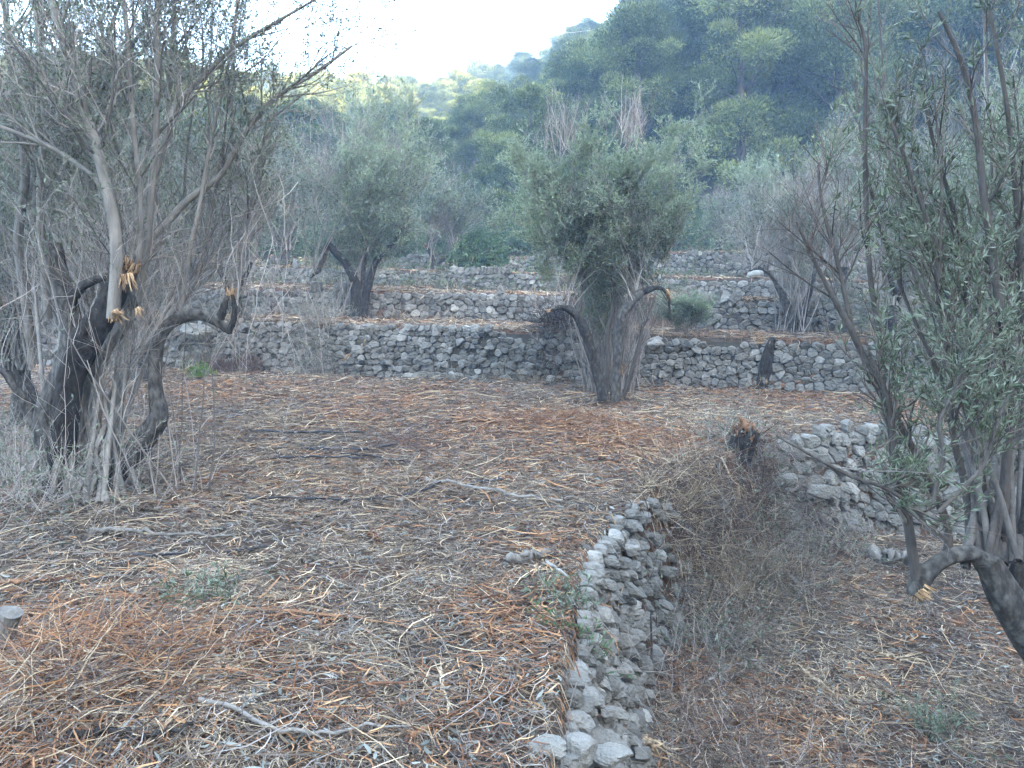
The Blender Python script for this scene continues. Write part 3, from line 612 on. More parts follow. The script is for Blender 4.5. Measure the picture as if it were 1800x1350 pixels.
for k in range(18):
    x0 = g.uniform(40, 400); x1 = x0 + g.normal(25, 60); dd = g.uniform(.4, 1.9)
    P, R = px_stem([(x0, 640, 6), (x0 + g.uniform(-20, 20), 460, 5.5), ((x0 + x1) / 2, 280, 4.5), (x1, g.uniform(-80, 200), 2.5)], D + dd, 36)
    q0 = lb + np.array([g.uniform(-.3, .35), g.uniform(-.1, .25), .02]); P = P[10:]; R = R[10:]; P, R = smooth_poly(np.concatenate([[q0, q0 * .6 + P[0] * .4 + [0, 0, .25]], P]), np.concatenate([[R[0] * 1.5, R[0] * 1.2], R]), 40)
    limb(B, P, R, g, 6, gnarl=.07, cap=False); P2, R2 = smooth_poly(P, R, 16); gp.append(P2); gr.append(R2)
gp = np.array(gp); gr = np.array(gr)
a, b = spawn(gp, gr, 14, .35, 1, .95, 38, .15, g, n=8, wig=.09, rs=.45); add_t(B, a, b, 5, g, 0, True)
a2, b2 = spawn(a, b, 7, .15, 1, .5, 40, .12, g, n=6, wig=.12, rs=.5); add_t(B, a2, b2, 4, g, 1)
a3, b3 = spawn(a2, b2, 5, .1, 1, .28, 42, .05, g, n=5, wig=.14, rs=.6); add_t(B, a3, b3, 3, g, 1)
px_, py_ = project(a3[:, -1])
lv = (py_ < 330 + 60 * np.sin(px_ / 60) + g.normal(0, 90, len(py_)))
v, f, p = leaves_on(a3[lv], b3[lv], 4, .1, .042, .0105, 45, g)
C.add(v, f, np.clip(.2 + .6 * vn(p[:, 0] * 3, p[:, 2] * 3, 5) + g.normal(0, .2, len(p)), 0, 1))
# foliage hanging in front of / behind the stems down low
tips = np.array([at(g.uniform(-60, 480), g.uniform(330, 620), D + g.uniform(.4, 1.6)) for _ in range(80)])
a, b = strands(tips, g.normal(0, 1, (80, 3)) * [1, 1, .7], g.uniform(.3, .8, 80), 7, .15, .03, .004, .0015, g); add_t(W, a, b, 3, g)
a2, b2 = spawn(a, b, 9, .05, 1, .28, 45, .05, g, n=5); add_t(W, a2, b2, 3, g)
sel = g.random(len(a2)) < .35; v, f, p = leaves_on(a2[sel], b2[sel], 8, .1, .042, .011, 45, g); C.add(v, f, g.uniform(0, .8, len(f)))
# pale suckers from the ground
n = 40; st = np.stack([g.uniform(lb[0] - .55, lb[0] + .75, n), g.uniform(lb[1] + .05, lb[1] + .7, n)], 1); st = np.concatenate([st, height(st[:, 0], st[:, 1])[:, None]], 1)
a, b = strands(st, np.concatenate([g.normal(0, .22, (n, 2)), np.ones((n, 1))], 1), g.uniform(.6, 2.6, n), 12, .07, .05, g.uniform(.003, .009, n), .0015, g); add_t(W, a, b, 4, g)
a2, b2 = spawn(a, b, 6, .1, 1, .4, 45, .1, g, n=6, wig=.2); add_t(W, a2, b2, 3, g)
splinters(S, at(227, 464, D - .38), (.25, -.3, .9), .075, .16, 46, g, fan=.7); splinters(S, at(222, 490, D - .38 - .08), (.15, -.2, -1), .05, .22, 24, g, 0, .15)
splinters(S, at(206, 556, D - .38 - .1), (.4, -.5, -.3), .05, .13, 26, g); splinters(S, at(243, 545, D - .38 - .1), (.45, -.1, -.8), .025, .16, 16, g)
splinters(S, at(404, 516, D - .36 + .25), (.1, -.1, 1), .035, .13, 20, g); splinters(S, at(404, 516, D - .36 + .2), (.3, -.1, -.9), .03, .13, 12, g)
P, R = px_stem([(224, 500, 12), (234, 525, 11), (240, 545, 9)], D - .46, 10); limb(T, P, R, g, 8)
finish_tree('olive_tree', lb, 'large multi-stemmed olive at the left, dark trunk snapped off with orange torn wood', [('trunk', T, M['bark_dark']), ('branches', B, [M['bark_grey'], M['twig_grey']]), ('crown', C, M['olive']), ('shoots', W, M['twig_grey']), ('splintered_wood', S, M['wood_fresh'])], group='olive trees on the terraces')

# vines hanging in the left tree
g = rg(61); V = Geo(); n = 170
st = np.array([at(g.uniform(60, 540) if k % 3 else g.uniform(80, 300), g.uniform(250, 520), D + g.uniform(-.05, 1.0)) for k in range(n)])
a, b = strands(st, np.concatenate([g.normal(0, .45, (n, 2)), -np.ones((n, 1)) * .8], 1), g.uniform(.4, 1.9, n), 16, .13, -.07, g.uniform(.0015, .0038, n), .001, g)
gz = height(a[..., 0], a[..., 1]); a[..., 2] = np.maximum(a[..., 2], gz + .01); add_t(V, a, b, 3, g)
a2, b2 = spawn(a, b, 3, .1, .9, .35, 55, -.1, g, n=7, wig=.25, upc=-.03); add_t(V, a2, b2, 3, g)
tag(V.build('dry_vines', M['twig_grey'], origin=at(250, 400, D)), 'pale dry vine stems hanging in a tangle from the left olive', 'vines', kind='stuff')
# undergrowth at foot of left tree
def thicket(pts, n, seed, name, label, cat, mat, L=(.2, .6), r=(.0015, .004), spread=.5, lift=.0, up=.1, dz=.8, leaf=0, leafmat='olive', wig=.2, group=None, kind=None, ll=.035, lw=.012, hgt=.2, lrange=(0, 1)):
    g = rg(seed); G = Geo(); pts = np.asarray(pts); k = g.integers(0, len(pts), n)
    st = pts[k][:, :3] + g.normal(0, 1, (n, 3)) * np.array([spread, spread, 0])
    st[:, 2] = np.maximum(height(st[:, 0], st[:, 1]), -2) + g.uniform(0, hgt, n) + lift
    d = np.concatenate([g.normal(0, 1, (n, 2)), np.abs(g.normal(0, 1, (n, 1))) * dz], 1)
    a, b = strands(st, d, g.uniform(*L, n), 7, wig, up, g.uniform(*r, n), r[0] * .6, g); add_t(G, a, b, 3, g)
    a2, b2 = spawn(a, b, 3, .1, 1, L[1] * .4, 45, .05, g, n=4); add_t(G, a2, b2, 3, g)
    mats = [M[mat], M[leafmat]]
    if leaf:
        v, f, p = leaves_on(a2, b2, leaf, .1, ll, lw, 50, g); G.add(v, f, g.uniform(*lrange, len(f)), 1)
    o = G.build(name, mats, origin=pts.mean(0)[:3]); return tag(o, label, cat, group, kind)
GD = [hz(x, y) for x, y in [(20, 880), (60, 900), (110, 900), (0, 840), (170, 890), (-40, 860), (60, 830)]]
thicket(GD, 480, 62, 'undergrowth', 'grey tangle of dead twigs and weeds round the foot of the left olive', 'undergrowth', 'twig_grey', L=(.2, .7), spread=.3, leaf=2, kind='stuff')

# --- right foreground tree
g = rg(70); D = 3.7
T = Geo(); S = Geo(); B = Geo(); C = Geo()
base = np.array([3.05, 3.75, float(height(3.05, 3.75)) - .05])
P, R = smooth_poly([base, base + [-.08, 0, .25], at(1850, 1170, D), at(1810, 1125, D), at(1782, 1082, D), at(1750, 1020, D), at(1733, 985, D)], [.13, .105, .092, .088, .082, .074, .06], 30); limb(T, P, R, g, 18, gnarl=.15)
for pl, dd in [([(1745, 1000, 40), (1712, 972, 30), (1685, 975, 28), (1655, 986, 28), (1628, 1008, 34), (1612, 1030, 34), (1606, 1046, 26)], 0),
               ([(1770, 1060, 40), (1790, 1000, 30), (1800, 930, 26), (1830, 860, 22)], .2)]:
    P, R = px_stem(pl, D + dd, 30); limb(T, P, R, g, 16, gnarl=.14)
st_ = [([(1612, 1030, 22), (1606, 985, 18), (1598, 930, 17), (1590, 870, 17), (1572, 800, 15), (1566, 740, 13), (1562, 700, 11), (1530, 630, 9)], 0),
       ([(1664, 985, 17), (1670, 940, 15), (1662, 905, 14), (1648, 880, 14), (1625, 830, 15), (1598, 780, 15), (1575, 735, 14), (1545, 685, 13), (1520, 630, 12), (1495, 575, 11), (1468, 530, 9), (1442, 480, 7), (1418, 430, 6), (1400, 390, 4)], .1),
       ([(1500, 585, 9), (1485, 520, 8), (1470, 450, 7), (1452, 390, 6), (1440, 330, 5), (1438, 290, 4)], .15),
       ([(1560, 690, 9), (1548, 600, 9), (1530, 500, 9), (1524, 400, 8), (1520, 270, 8), (1522, 150, 7), (1524, 70, 6), (1508, 30, 5)], .5),
       ([(1704, 965, 14), (1700, 860, 13), (1672, 760, 12), (1668, 680, 11), (1655, 560, 10), (1640, 420, 9), (1600, 300, 7), (1560, 200, 5)], .3),
       ([(1762, 985, 18), (1765, 850, 17), (1780, 700, 16), (1752, 500, 14), (1730, 350, 12), (1715, 200, 10), (1690, 100, 8), (1650, 20, 6)], .2),
       ([(1735, 990, 14), (1728, 860, 12), (1715, 700, 11), (1700, 520, 9), (1680, 380, 8), (1640, 250, 6), (1620, 150, 5)], .5),
       ([(1365, 766, 4), (1400, 785, 5), (1440, 808, 6), (1500, 840, 7), (1555, 856, 7), (1600, 885, 8), (1640, 930, 8), (1665, 950, 8)], -.1),
       ([(1800, 940, 16), (1812, 760, 14), (1800, 560, 12), (1790, 380, 10), (1770, 180, 8), (1740, 20, 6)], .3),
       ([(1650, 900, 9), (1690, 860, 8), (1730, 820, 7), (1760, 720, 6), (1800, 650, 5)], -.1),
       ([(1640, 880, 7), (1660, 800, 7), (1650, 740, 6), (1690, 660, 5), (1720, 560, 4)], -.2)]
gp = []; gr = []
for pl, dd in st_:
    P, R = px_stem(pl, D + dd, 36); limb(B, P, R, g, 10, gnarl=.07, cap=False); P2, R2 = smooth_poly(P, R, 16); gp.append(P2); gr.append(R2)
for k in range(17):
    x0, x1 = g.uniform(1610, 1850), g.uniform(1500, 1830); dd = g.uniform(.3, 1.9); y1 = g.uniform(-60, 420)
    P, R = px_stem([(x0, 960, 9), (x0 + g.uniform(-25, 25), 760, 8), ((x0 + x1) / 2 + g.uniform(-30, 30), 520, 6), (x1 + 20, 300 + y1 * .3, 4.5), (x1, y1, 3)], D + dd, 36)
    q0 = at(g.uniform(1690, 1790), g.uniform(975, 1000), D + g.uniform(0, .1)); P = P[10:]; R = R[10:]; P, R = smooth_poly(np.concatenate([[q0, q0 * .6 + P[0] * .4 + [0, 0, .08]], P]), np.concatenate([[R[0] * 1.5, R[0] * 1.2], R]), 40)
    limb(B, P, R, g, 8, gnarl=.07, cap=False); P2, R2 = smooth_poly(P, R, 16); gp.append(P2); gr.append(R2)
gp = np.array(gp); gr = np.array(gr)
a, b = spawn(gp, gr, 13, .25, 1, .48, 38, .2, g, n=7, wig=.09, rs=.45); add_t(B, a, b, 5, g, 0, True)
a2, b2 = spawn(a, b, 9, .1, 1, .26, 40, .15, g, n=6, wig=.1, rs=.55); add_t(B, a2, b2, 4, g, 1)
px_, py_ = project(a2[:, -1])
pr = 1.35 * sst(1430, 1580, px_) * np.where(py_ < 150, .5, 1) * np.where(py_ > 880, .25, 1)
lv = g.random(len(px_)) < pr * .5
v, f, p = leaves_on(a2[lv], b2[lv], 13, .05, .046, .0098, 42, g); cl = vn(p[:, 0] * 5, p[:, 2] * 5, 9)
C.add(v, f, np.clip(.15 + .6 * cl + g.normal(0, .2, len(p)), 0, 1))
splinters(S, at(1622, 1040, D - .03), (.75, -.2, -.55), .04, .13, 26, g, fan=.3); splinters(S, at(1607, 1045, D), (0, 0, -1), .02, .1, 8, g, 0)
splinters(S, at(1508, 32, D + .5), (-.3, 0, 1), .012, .05, 6, g); 
finish_tree('olive_tree', base, 'nearest olive at the right with arching sawn trunk and long narrow leaves', [('trunk', T, M['bark_dark']), ('branches', B, [M['bark_mid'], M['twig_brown']]), ('crown', C, M['olive']), ('splintered_wood', S, M['wood_fresh'])], group='olive trees on the terraces')

# ------------------------------------------------------------------ pines
def pine_proto(seed):
    g = rg(seed); H = g.uniform(8, 10.5); T = Geo(); C = Geo(); lean = g.normal(0, .5, 2)
    P, R = smooth_poly([(0, 0, -.5), (lean[0] * .2, lean[1] * .2, H * .3), (lean[0] * .7, lean[1] * .7, H * .65), (lean[0], lean[1], H * .95)], [.2, .16, .11, .03], 14); limb(T, P, R, g, 8, gnarl=.05)
    nb = 40; t = np.sort(g.uniform(.10, .98, nb)); z = t * H; ang = np.cumsum(g.uniform(1.8, 2.8, nb)); rad = (1 - ((t - .38) / .68) ** 2).clip(.15) * g.uniform(1.8, 3.4, nb)
    bs = np.stack([np.interp(z, P[:, 2], P[:, 0]), np.interp(z, P[:, 2], P[:, 1]), z], 1)
    a, b = strands(bs, np.stack([np.cos(ang), np.sin(ang), g.uniform(.15, .7, nb)], 1), rad, 7, .09, .08, .05 * (1.2 - t), .012, g); add_t(T, a, b, 5, g, 0, True)
    p, tan, r, tt = sample_on(a, b, 2, .5, 1, g); p = np.concatenate([p, a[:, -1], P[-1:] + [[0, 0, .1]]])
    nc = len(p); sz = g.uniform(.4, .95, nc); K = 430
    d = nrm(g.normal(0, 1, (nc, K, 3)) + [0, 0, .35]); q = p[:, None] + d * (g.uniform(.35, 1.08, (nc, K, 1)) * sz[:, None, None]) * np.array([1.2, 1.2, .6])
    q = q.reshape(-1, 3); dd = nrm(d.reshape(-1, 3) * .8 + g.normal(0, .4, (nc * K, 3)) + [0, 0, .5])
    v, f = leaf_faces(q, dd, g.uniform(.09, .19, len(q)), g.uniform(.03, .065, len(q)), g)
    cr = np.repeat(g.uniform(.05, .85, nc), K) + g.normal(0, .15, nc * K); C.add(v, f, np.clip(cr, 0, 1))
    return T, C, H
protos = []
for k in range(6):
    T, C, H = pine_proto(200 + k); t = T.build('trunk', M['bark_pine']); c = C.build('crown', M['pine']); protos.append((t, c, H))
PINES = []
g = rg(300); cand = []
y = 33.
while y < 108:
    step = 4.0 + (y - 33) * .028; xx = -y * .82 - 4 + g.uniform(0, step)
    while xx < y * .80 + 6:
        cand.append((xx + g.normal(0, .7), y + g.normal(0, .9))); xx += step * g.uniform(.85, 1.2)
    y += step * .86
cand += [(-7.5, 72), (-6, 66), (-9, 77), (-4.2, 71), (-11.5, 74), (-9.8, 83)]; cand = np.array(cand); cz = height(cand[:, 0], cand[:, 1]); tp = np.stack([cand[:, 0], cand[:, 1], cz + 9], 1)
# leave out pines that nearer ones hide completely: keep those whose top clears a skyline built from the front
sx, sy = project(tp); order = np.argsort(cand[:, 1]); sky_ = np.full(400, 2000.)
ENV = np.array([(-400, 60), (0, 85), (250, 92), (490, 112), (600, 122), (660, 116), (720, 134), (780, 138), (820, 112), (870, 98), (960, 90), (985, 64), (1010, 40), (1130, 36), (1160, -40), (1400, -120), (1800, -200), (2300, -260)], float)
def allow(i, k):
    H = protos[k][2]; x, y = cand[i]; zz = CAMZ + np.array([ray(sx[i], e_)[2] / ray(sx[i], e_)[1] for e_ in [np.interp(sx[i], ENV[:, 0], ENV[:, 1]) + g.uniform(0, 16) + (1 - sst(45, 78, y)) * np.interp(sx[i], [600, 850, 1100], [60, 60, 5])]])[0] * y
    return (zz - cz[i]) / H
first = [True] * 6; npine = 0
for i in order:
    if sx[i] < -350 or sx[i] > 2150: continue
    k = int(g.integers(0, 6)); t, c, H = protos[k]; s = min(g.uniform(.85, 1.2) * np.interp(sx[i], [850, 1150], [1, 1.25]), allow(i, k))
    if s < .3 or npine >= 290: continue
    zt_ = cz[i] + H * s * .97; pyt = project(np.array([cand[i][0], cand[i][1], zt_]))[1]; hw = 1.9 * F / cand[i][1]
    b0, b1 = int(np.clip((sx[i] - hw + 600) / 8, 0, 399)), int(np.clip((sx[i] + hw + 600) / 8, 0, 399)) + 1
    if pyt > np.max(sky_[b0:b1]) + 4 or pyt < -420: continue
    sky_[b0:b1] = np.minimum(sky_[b0:b1], pyt + 8); npine += 1
    e = bpy.data.objects.new('pine_tree', None); SC.collection.objects.link(e)
    e.location = (cand[i][0], cand[i][1], cz[i] - .2); e.rotation_euler = (0, 0, g.uniform(0, 6.28)); e.scale = (s * .98, s * .98, s); e.empty_display_size = .3
    for src in (t, c):
        if first[k]: o = src
        else: o = src.copy(); SC.collection.objects.link(o)
        o.parent = e
    first[k] = False
    x, yy = sx[i], cand[i][1]
    col = ('seen through the left olive' if 180 <= x < 430 else 'at the far left edge' if x < 180 else 'behind the twin-trunked olive' if x < 800 else 'left of the central olive crown' if x < 900 else 'behind the central olive crown' if x < 1250
           else 'above the grey leafless olive' if x < 1480 else 'behind the foreground branches')
    row = 'low on the slope' if yy < 48 else 'halfway up the slope' if yy < 68 else 'high on the ridge'
    PINES.append((e, x, row, col)); tag(e, 'x', 'pine tree', 'pines of the hillside wood')
ORD = ['leftmost'] + [w + ' from left' for w in 'second third fourth fifth sixth seventh eighth ninth tenth eleventh twelfth thirteenth fourteenth fifteenth sixteenth seventeenth eighteenth nineteenth twentieth twenty-first twenty-second twenty-third twenty-fourth twenty-fifth twenty-sixth twenty-seventh twenty-eighth twenty-ninth thirtieth thirty-first thirty-second thirty-third thirty-fourth thirty-fifth thirty-sixth thirty-seventh thirty-eighth thirty-ninth fortieth'.split()]
for key in sorted({(r, c) for _, _, r, c in PINES}):
    z_ = sorted([q for q in PINES if (q[2], q[3]) == key], key=lambda q: q[1])
    for j, q in enumerate(z_): q[0]['label'] = (ORD[j] + ' of the pines ' if len(z_) > 1 and j < len(ORD) else 'rightmost pines ' if len(z_) > 1 else 'single pine ') + key[0] + ' ' + key[1]
for k in range(6):
    if first[k]:
        for o in protos[k][:2]: bpy.data.objects.remove(o)
print('pines', npine, 'of', len(cand))

# ------------------------------------------------------------------ shrubs on the far terraces
def shrub(p, r, h, seed, label, mat='shrub', n=90, ll=.09, lw=.04, group='green shrubs at the foot of the slope'):
    g = rg(seed); B = Geo(); C = Geo(); p = np.array(p, float); p[2] = float(height(p[0], p[1])) - .05
    tips = p + crown_points([(0, 0, h * .5, r, r * .8, h * .5), (r * .4, 0, h * .4, r * .7, r * .7, h * .4)], n, g, .6); P, R = stems_to(p, tips, g, n=6, r0=.01, spread=r * .3); add_t(B, P, R, 4, g)
    a, b = spawn(P, R, 8, .3, 1, h * .25, 45, .1, g, n=4); add_t(B, a, b, 3, g)
    v, f, q = leaves_on(a, b, 14, .1, ll, lw, 55, g); C.add(v, f, np.clip(.2 + .6 * vn(q[:, 0] * 2, q[:, 2] * 2 + q[:, 1], seed) + g.normal(0, .2, len(q)), 0, 1))
    return finish_tree('shrub', p, label, [('stems', B, M['twig_brown']), ('leaves', C, M[mat])], cat='shrub', group=group)
SH = [(690, 450, 26, 1.2, 1.6, 'dark green shrub behind the crown of the twin-trunked olive'), (830, 455, 25, 1.3, 1.3, 'glossy green shrub left of the white far boulder'), (870, 430, 28, 1.6, 1.6, 'broad green shrub in the gap between the two middle olives'),
      (920, 440, 27, 1.3, 1.4, 'green shrub just left of the central olive crown'), (840, 478, 21, .9, 1.0, 'low leafy shrub overhanging the third wall'), (780, 440, 29, 1.8, 1.8, 'large shrub behind the small far olive'),
      (960, 430, 29, 1.5, 1.6, 'shrub half hidden by the left side of the central crown'), (620, 460, 25, 1.2, 1.4, 'shrub behind the trunk of the twin-trunked olive'), (1300, 445, 27, 1.6, 1.6, 'shrub under the pines right of the central crown'),
      (1400, 430, 28, 1.8, 2.2, 'tall shrub behind the grey leafless olive'), (560, 440, 28, 1.6, 1.8, 'shrub on the slope left of the twin-trunked olive'), (450, 440, 27, 1.6, 1.8, 'shrub on the upper left terrace behind hanging vines'), (1220, 430, 30, 1.8, 2.2, 'dark shrub behind the right side of the central crown'),
      (1080, 430, 30, 2.0, 2.2, 'shrub hidden low behind the central olive'), (730, 400, 33, 2.2, 3, 'tall shrub at the edge of the pine wood'), (880, 395, 34, 2.2, 2.6, 'tall bushy shrub under the pines in the middle gap'), (330, 430, 28, 2, 2.4, 'tall shrub behind the left olive stems')]
for k, (px, py, d, r, h, lab) in enumerate(SH): shrub(at(px, py, d), r, h, 400 + k, lab)

# ------------------------------------------------------------------ litter
def in_patches(x, y, pts):
    m = np.zeros(len(x))
    for (px, py, r, a) in pts:
        c = gnd(px, py, 0 if px < 1150 or py < 900 else -.95)
        m = np.maximum(m, a * np.exp(-(((x - c[0]) ** 2 + ((y - c[1]) * 1.0) ** 2) / r ** 2)))
    return m
ORANGE = [(980, 760, 1.1, 1), (1120, 790, 1.0, 1), (860, 750, .9, 1), (400, 690, 1.3, .9), (620, 735, .7, .8), (130, 1110, .45, .9), (330, 1150, .35, .7), (920, 1080, .35, .7), (700, 700, 1.2, .6), (1380, 700, 1.3, .7), (1250, 760, .8, .6), (640, 1250, .3, .5), (1200, 1170, .4, .8), (1400, 1300, .35, .7), (150, 1290, .4, .9), (1000, 960, .5, .6), (480, 1090, .3, .6), (300, 640, .6, .7), (60, 700, 1, .6), (800, 1230, .3, .5)]
PALE = [(1200, 720, 1.6, 1), (300, 1000, .6, .8), (200, 1280, .5, 1), (550, 850, .8, .5), (1450, 720, 1.0, .6), (1450, 1180, .8, .6)]
def litter(name, label, cat, mat, n, y0, y1, L, w, seed, mask=None, sag=.012, lift=.02, curve=.5, rmul=None, ribbon=True, wfar=.0009, pts=4, ypow=1.0, rbias=None):
    g = rg(seed); y = y0 + (y1 - y0) * g.uniform(0, 1, n) ** ypow; x = g.uniform(-.82, .82, n) * (y + .9)
    if mask is not None:
        k = g.random(n) < mask(x, y); x, y = x[k], y[k]
    n = len(x); s = sdist(EDGE, x, y); k = ~((s > -.42) & (s < -.02) & (g.random(n) < np.where((y > 5.7) & (x < 3.2), .1, .85)))
    for wp in (W1, W2, W3, W4):
        if y1 > 9: sw = sdist(wp, x, y); k &= ~((sw > -.22) & (sw < .03))
    x, y = x[k], y[k]; n = len(x)
    th = g.uniform(0, 2 * np.pi, n)
    ln = L[0] * np.exp(g.normal(0, .55, n)); ln = np.clip(ln, L[0] * .3, L[1]); cv = g.normal(0, curve, n) ; t = np.linspace(-.5, .5, pts)
    a = th[:, None] + cv[:, None] * t[None] * 2; st = ln / (pts - 1)
    dx = np.cos(a) * st[:, None]; dy = np.sin(a) * st[:, None]
    X = x[:, None] + np.cumsum(dx, 1) - dx.sum(1, keepdims=True) / 2; Y = y[:, None] + np.cumsum(dy, 1) - dy.sum(1, keepdims=True) / 2
    hc = height(x, y); Z = height(X.ravel(), Y.ravel()).reshape(X.shape); Z = np.maximum(Z, hc[:, None] - .12 - .5 * np.abs(X - x[:, None]))
    Z = np.minimum(Z, hc[:, None] + .05)
    Z = Z + np.abs(g.normal(0, lift, n))[:, None] + g.normal(0, .10, n)[:, None] * t[None] * ln[:, None] + .008 + g.normal(0, sag * .3, X.shape)
    P = np.stack([X, Y, Z], -1); W = (w * g.uniform(.5, 1.5, n) + wfar * y)[:, None] * np.array([.45, 1, .9, .3] if pts == 4 else [.5, 1, .4])[None]
    rn = g.beta(1.6, 2.2, n) if rbias is None else np.clip(g.beta(1.6, 2.2, n) + rbias(x, y), 0, 1)
    G = Geo()
    if ribbon:
        T = nrm(np.diff(P, axis=1, append=P[:, -1:] * 2 - P[:, -2:-1])); Nn = nrm(g.normal(0, .55, (n, 1, 3)) + [0, 0, 1.]); Sd = nrm(np.cross(T, Nn))
        v = np.stack([P - Sd * W[..., None] / 2, P + Sd * W[..., None] / 2], 2); i = (np.arange(n)[:, None] * pts + np.arange(pts - 1)[None]).ravel() * 2
        G.add(v.reshape(-1, 3), np.stack([i, i + 1, i + 3, i + 2], 1), np.repeat(rn, pts - 1))
    else:
        v, f, fr = tubes(P, W / 2, 3, rn); G.add(v, f, fr)
    return tag(G.build(name, M[mat]), label, cat, kind='stuff')
NS = lambda x, y, s, a, b, k=.7: sst(a, b, fbm(x * k, y * k, s))
litter('straw', 'fine grey and beige straw and twig litter over the ground', 'straw litter', 'straw', 430000, 1.6, 14.5, (.075, .36), .0017, 500, ypow=1.15, wfar=.0005, curve=.55, mask=lambda x, y: (1 - .72 * in_patches(x, y, ORANGE)) * (.16 + .84 * sst(.36, .56, fbm(x * 2.6, y * 2.6, 71))), rbias=lambda x, y: .30 * in_patches(x, y, PALE) + .25 * (fbm(x * 1.1, y * 1.1, 77) - .5))
litter('straw', 'dry straw strewn over the upper terraces', 'straw litter', 'straw', 60000, 13, 27, (.16, .5), .006, 501, rbias=lambda x, y: .15 + 0 * x)
om = lambda x, y: np.clip(in_patches(x, y, ORANGE) + .27 * NS(x, y, 31, .44, .65, 1.3) + .04, 0, 1)
litter('bark_shreds', 'orange-brown shredded bark scattered in patches', 'bark litter', 'bark_shred', 190000, 1.7, 14.5, (.095, .50), .0036, 502, mask=om, curve=.8, lift=.028, rbias=lambda x, y: .12 + 0 * x)
litter('bark_shreds', 'rusty shredded bark on the upper terrace edges', 'bark litter', 'bark_shred', 26000, 13, 26, (.16, .5), .009, 503, mask=lambda x, y: .15 + .85 * NS(x, y, 32, .45, .6, .6), rbias=lambda x, y: .12 + 0 * x)
litter('wood_splinters', 'pale split wood splinters lying about', 'splinters', 'wood_pale', 3400, 1.8, 13, (.12, .5), .006, 504, lift=.035, curve=.5, ribbon=False, mask=lambda x, y: .35 + .65 * in_patches(x, y, PALE + ORANGE))
litter('long_stalks', 'long dry stalks and pale split strips strewn over the ground', 'stalks', 'straw', 8000, 1.7, 14, (.22, .7), .0034, 509, lift=.035, curve=.45, ribbon=False, wfar=.0005, rbias=lambda x, y: .28 + 0 * x)
litter('wood_splinters', 'reddish split wood slivers lying about', 'splinters', 'wood_red', 3000, 1.8, 13, (.12, .5), .007, 505, lift=.035, curve=.5, ribbon=False, mask=lambda x, y: .1 + .9 * in_patches(x, y, ORANGE))
litter('twigs', 'thin dark fallen twigs among the straw', 'twigs', 'twig_brown', 26000, 1.6, 14, (.14, .55), .003, 506, lift=.035, curve=.9, ribbon=False, wfar=.0004)
litter('twigs', 'thin grey fallen twigs among the straw', 'twigs', 'twig_grey', 26000, 1.6, 14, (.13, .5), .0028, 507, lift=.035, curve=.9, ribbon=False, wfar=.0004)
litter('fallen_leaves', 'small grey-green fallen olive leaves', 'fallen leaves', 'leaf_dead', 24000, 1.6, 11, (.045, .06), .010, 508, lift=.02, curve=.2, pts=3, wfar=.0003)
# heap of long straws at the bottom left
def heap(name, label, c, r, n, mat, seed, L=(.2, .6), w=(.002, .006), h=.16, cat='debris heap', up=.25, z0=None):
    g = rg(seed); q = g.normal(0, .5, (n, 2)) * r; st = np.concatenate([np.asarray(c)[:2] + q, np.zeros((n, 1))], 1)
    st[:, 2] = height(st[:, 0], st[:, 1]) + g.uniform(0, h, n) * np.exp(-(q ** 2).sum(1) / (r ** 2)) 
    a, b = strands(st, np.concatenate([g.normal(0, 1, (n, 2)), g.normal(0, up, (n, 1))], 1), g.uniform(*L, n), 8, .13, 0, g.uniform(*w, n), w[0] * .6, g)
    hz_ = height(a[..., 0], a[..., 1]) + .004; a[..., 2] = np.maximum(a[..., 2], hz_)
    G = Geo(); v, f, fr = tubes(a, b, 4, np.clip(g.beta(2, 2, n), 0, 1)); G.add(v, f, fr); return tag(G.build(name, M[mat], origin=(c[0], c[1], float(height(c[0], c[1])))), label, cat, kind='stuff')
c = gnd(120, 1290); heap('debris_heap', 'heap of long pale straws and fibres in the bottom left corner', c, .55, 420, 'wood_pale', 520, L=(.12, .45), w=(.0012, .0032)); heap('debris_heap', 'dark twigs mixed in the bottom left heap', c, .6, 700, 'twig_brown', 521, L=(.12, .45), w=(.001, .003))
heap('debris_heap', 'orange bark fibres in the bottom left heap', gnd(150, 1230), .6, 900, 'bark_shred', 522, L=(.1, .4), w=(.0015, .004))
for k, (px, py, r, n, mat, lab) in enumerate([(980, 745, .9, 700, 'bark_shred', 'rumpled orange bark fibres in front of the central olive'), (1120, 780, .8, 500, 'bark_shred', 'orange fibres behind the snapped stump'), (700, 790, .5, 260, 'rust_brush', 'small reddish brown clump of dead brush in the clearing'),
                                          (700, 865, .7, 260, 'straw', 'loose knot of straw in the middle of the clearing'), (480, 745, .5, 220, 'straw', 'tuft of dry grass in the clearing left of centre')]):
    heap('fibre_clump', lab, gnd(px, py), r, n, mat, 530 + k, L=(.12, .45), w=(.002, .005), h=.07, cat='debris clump', up=.15)

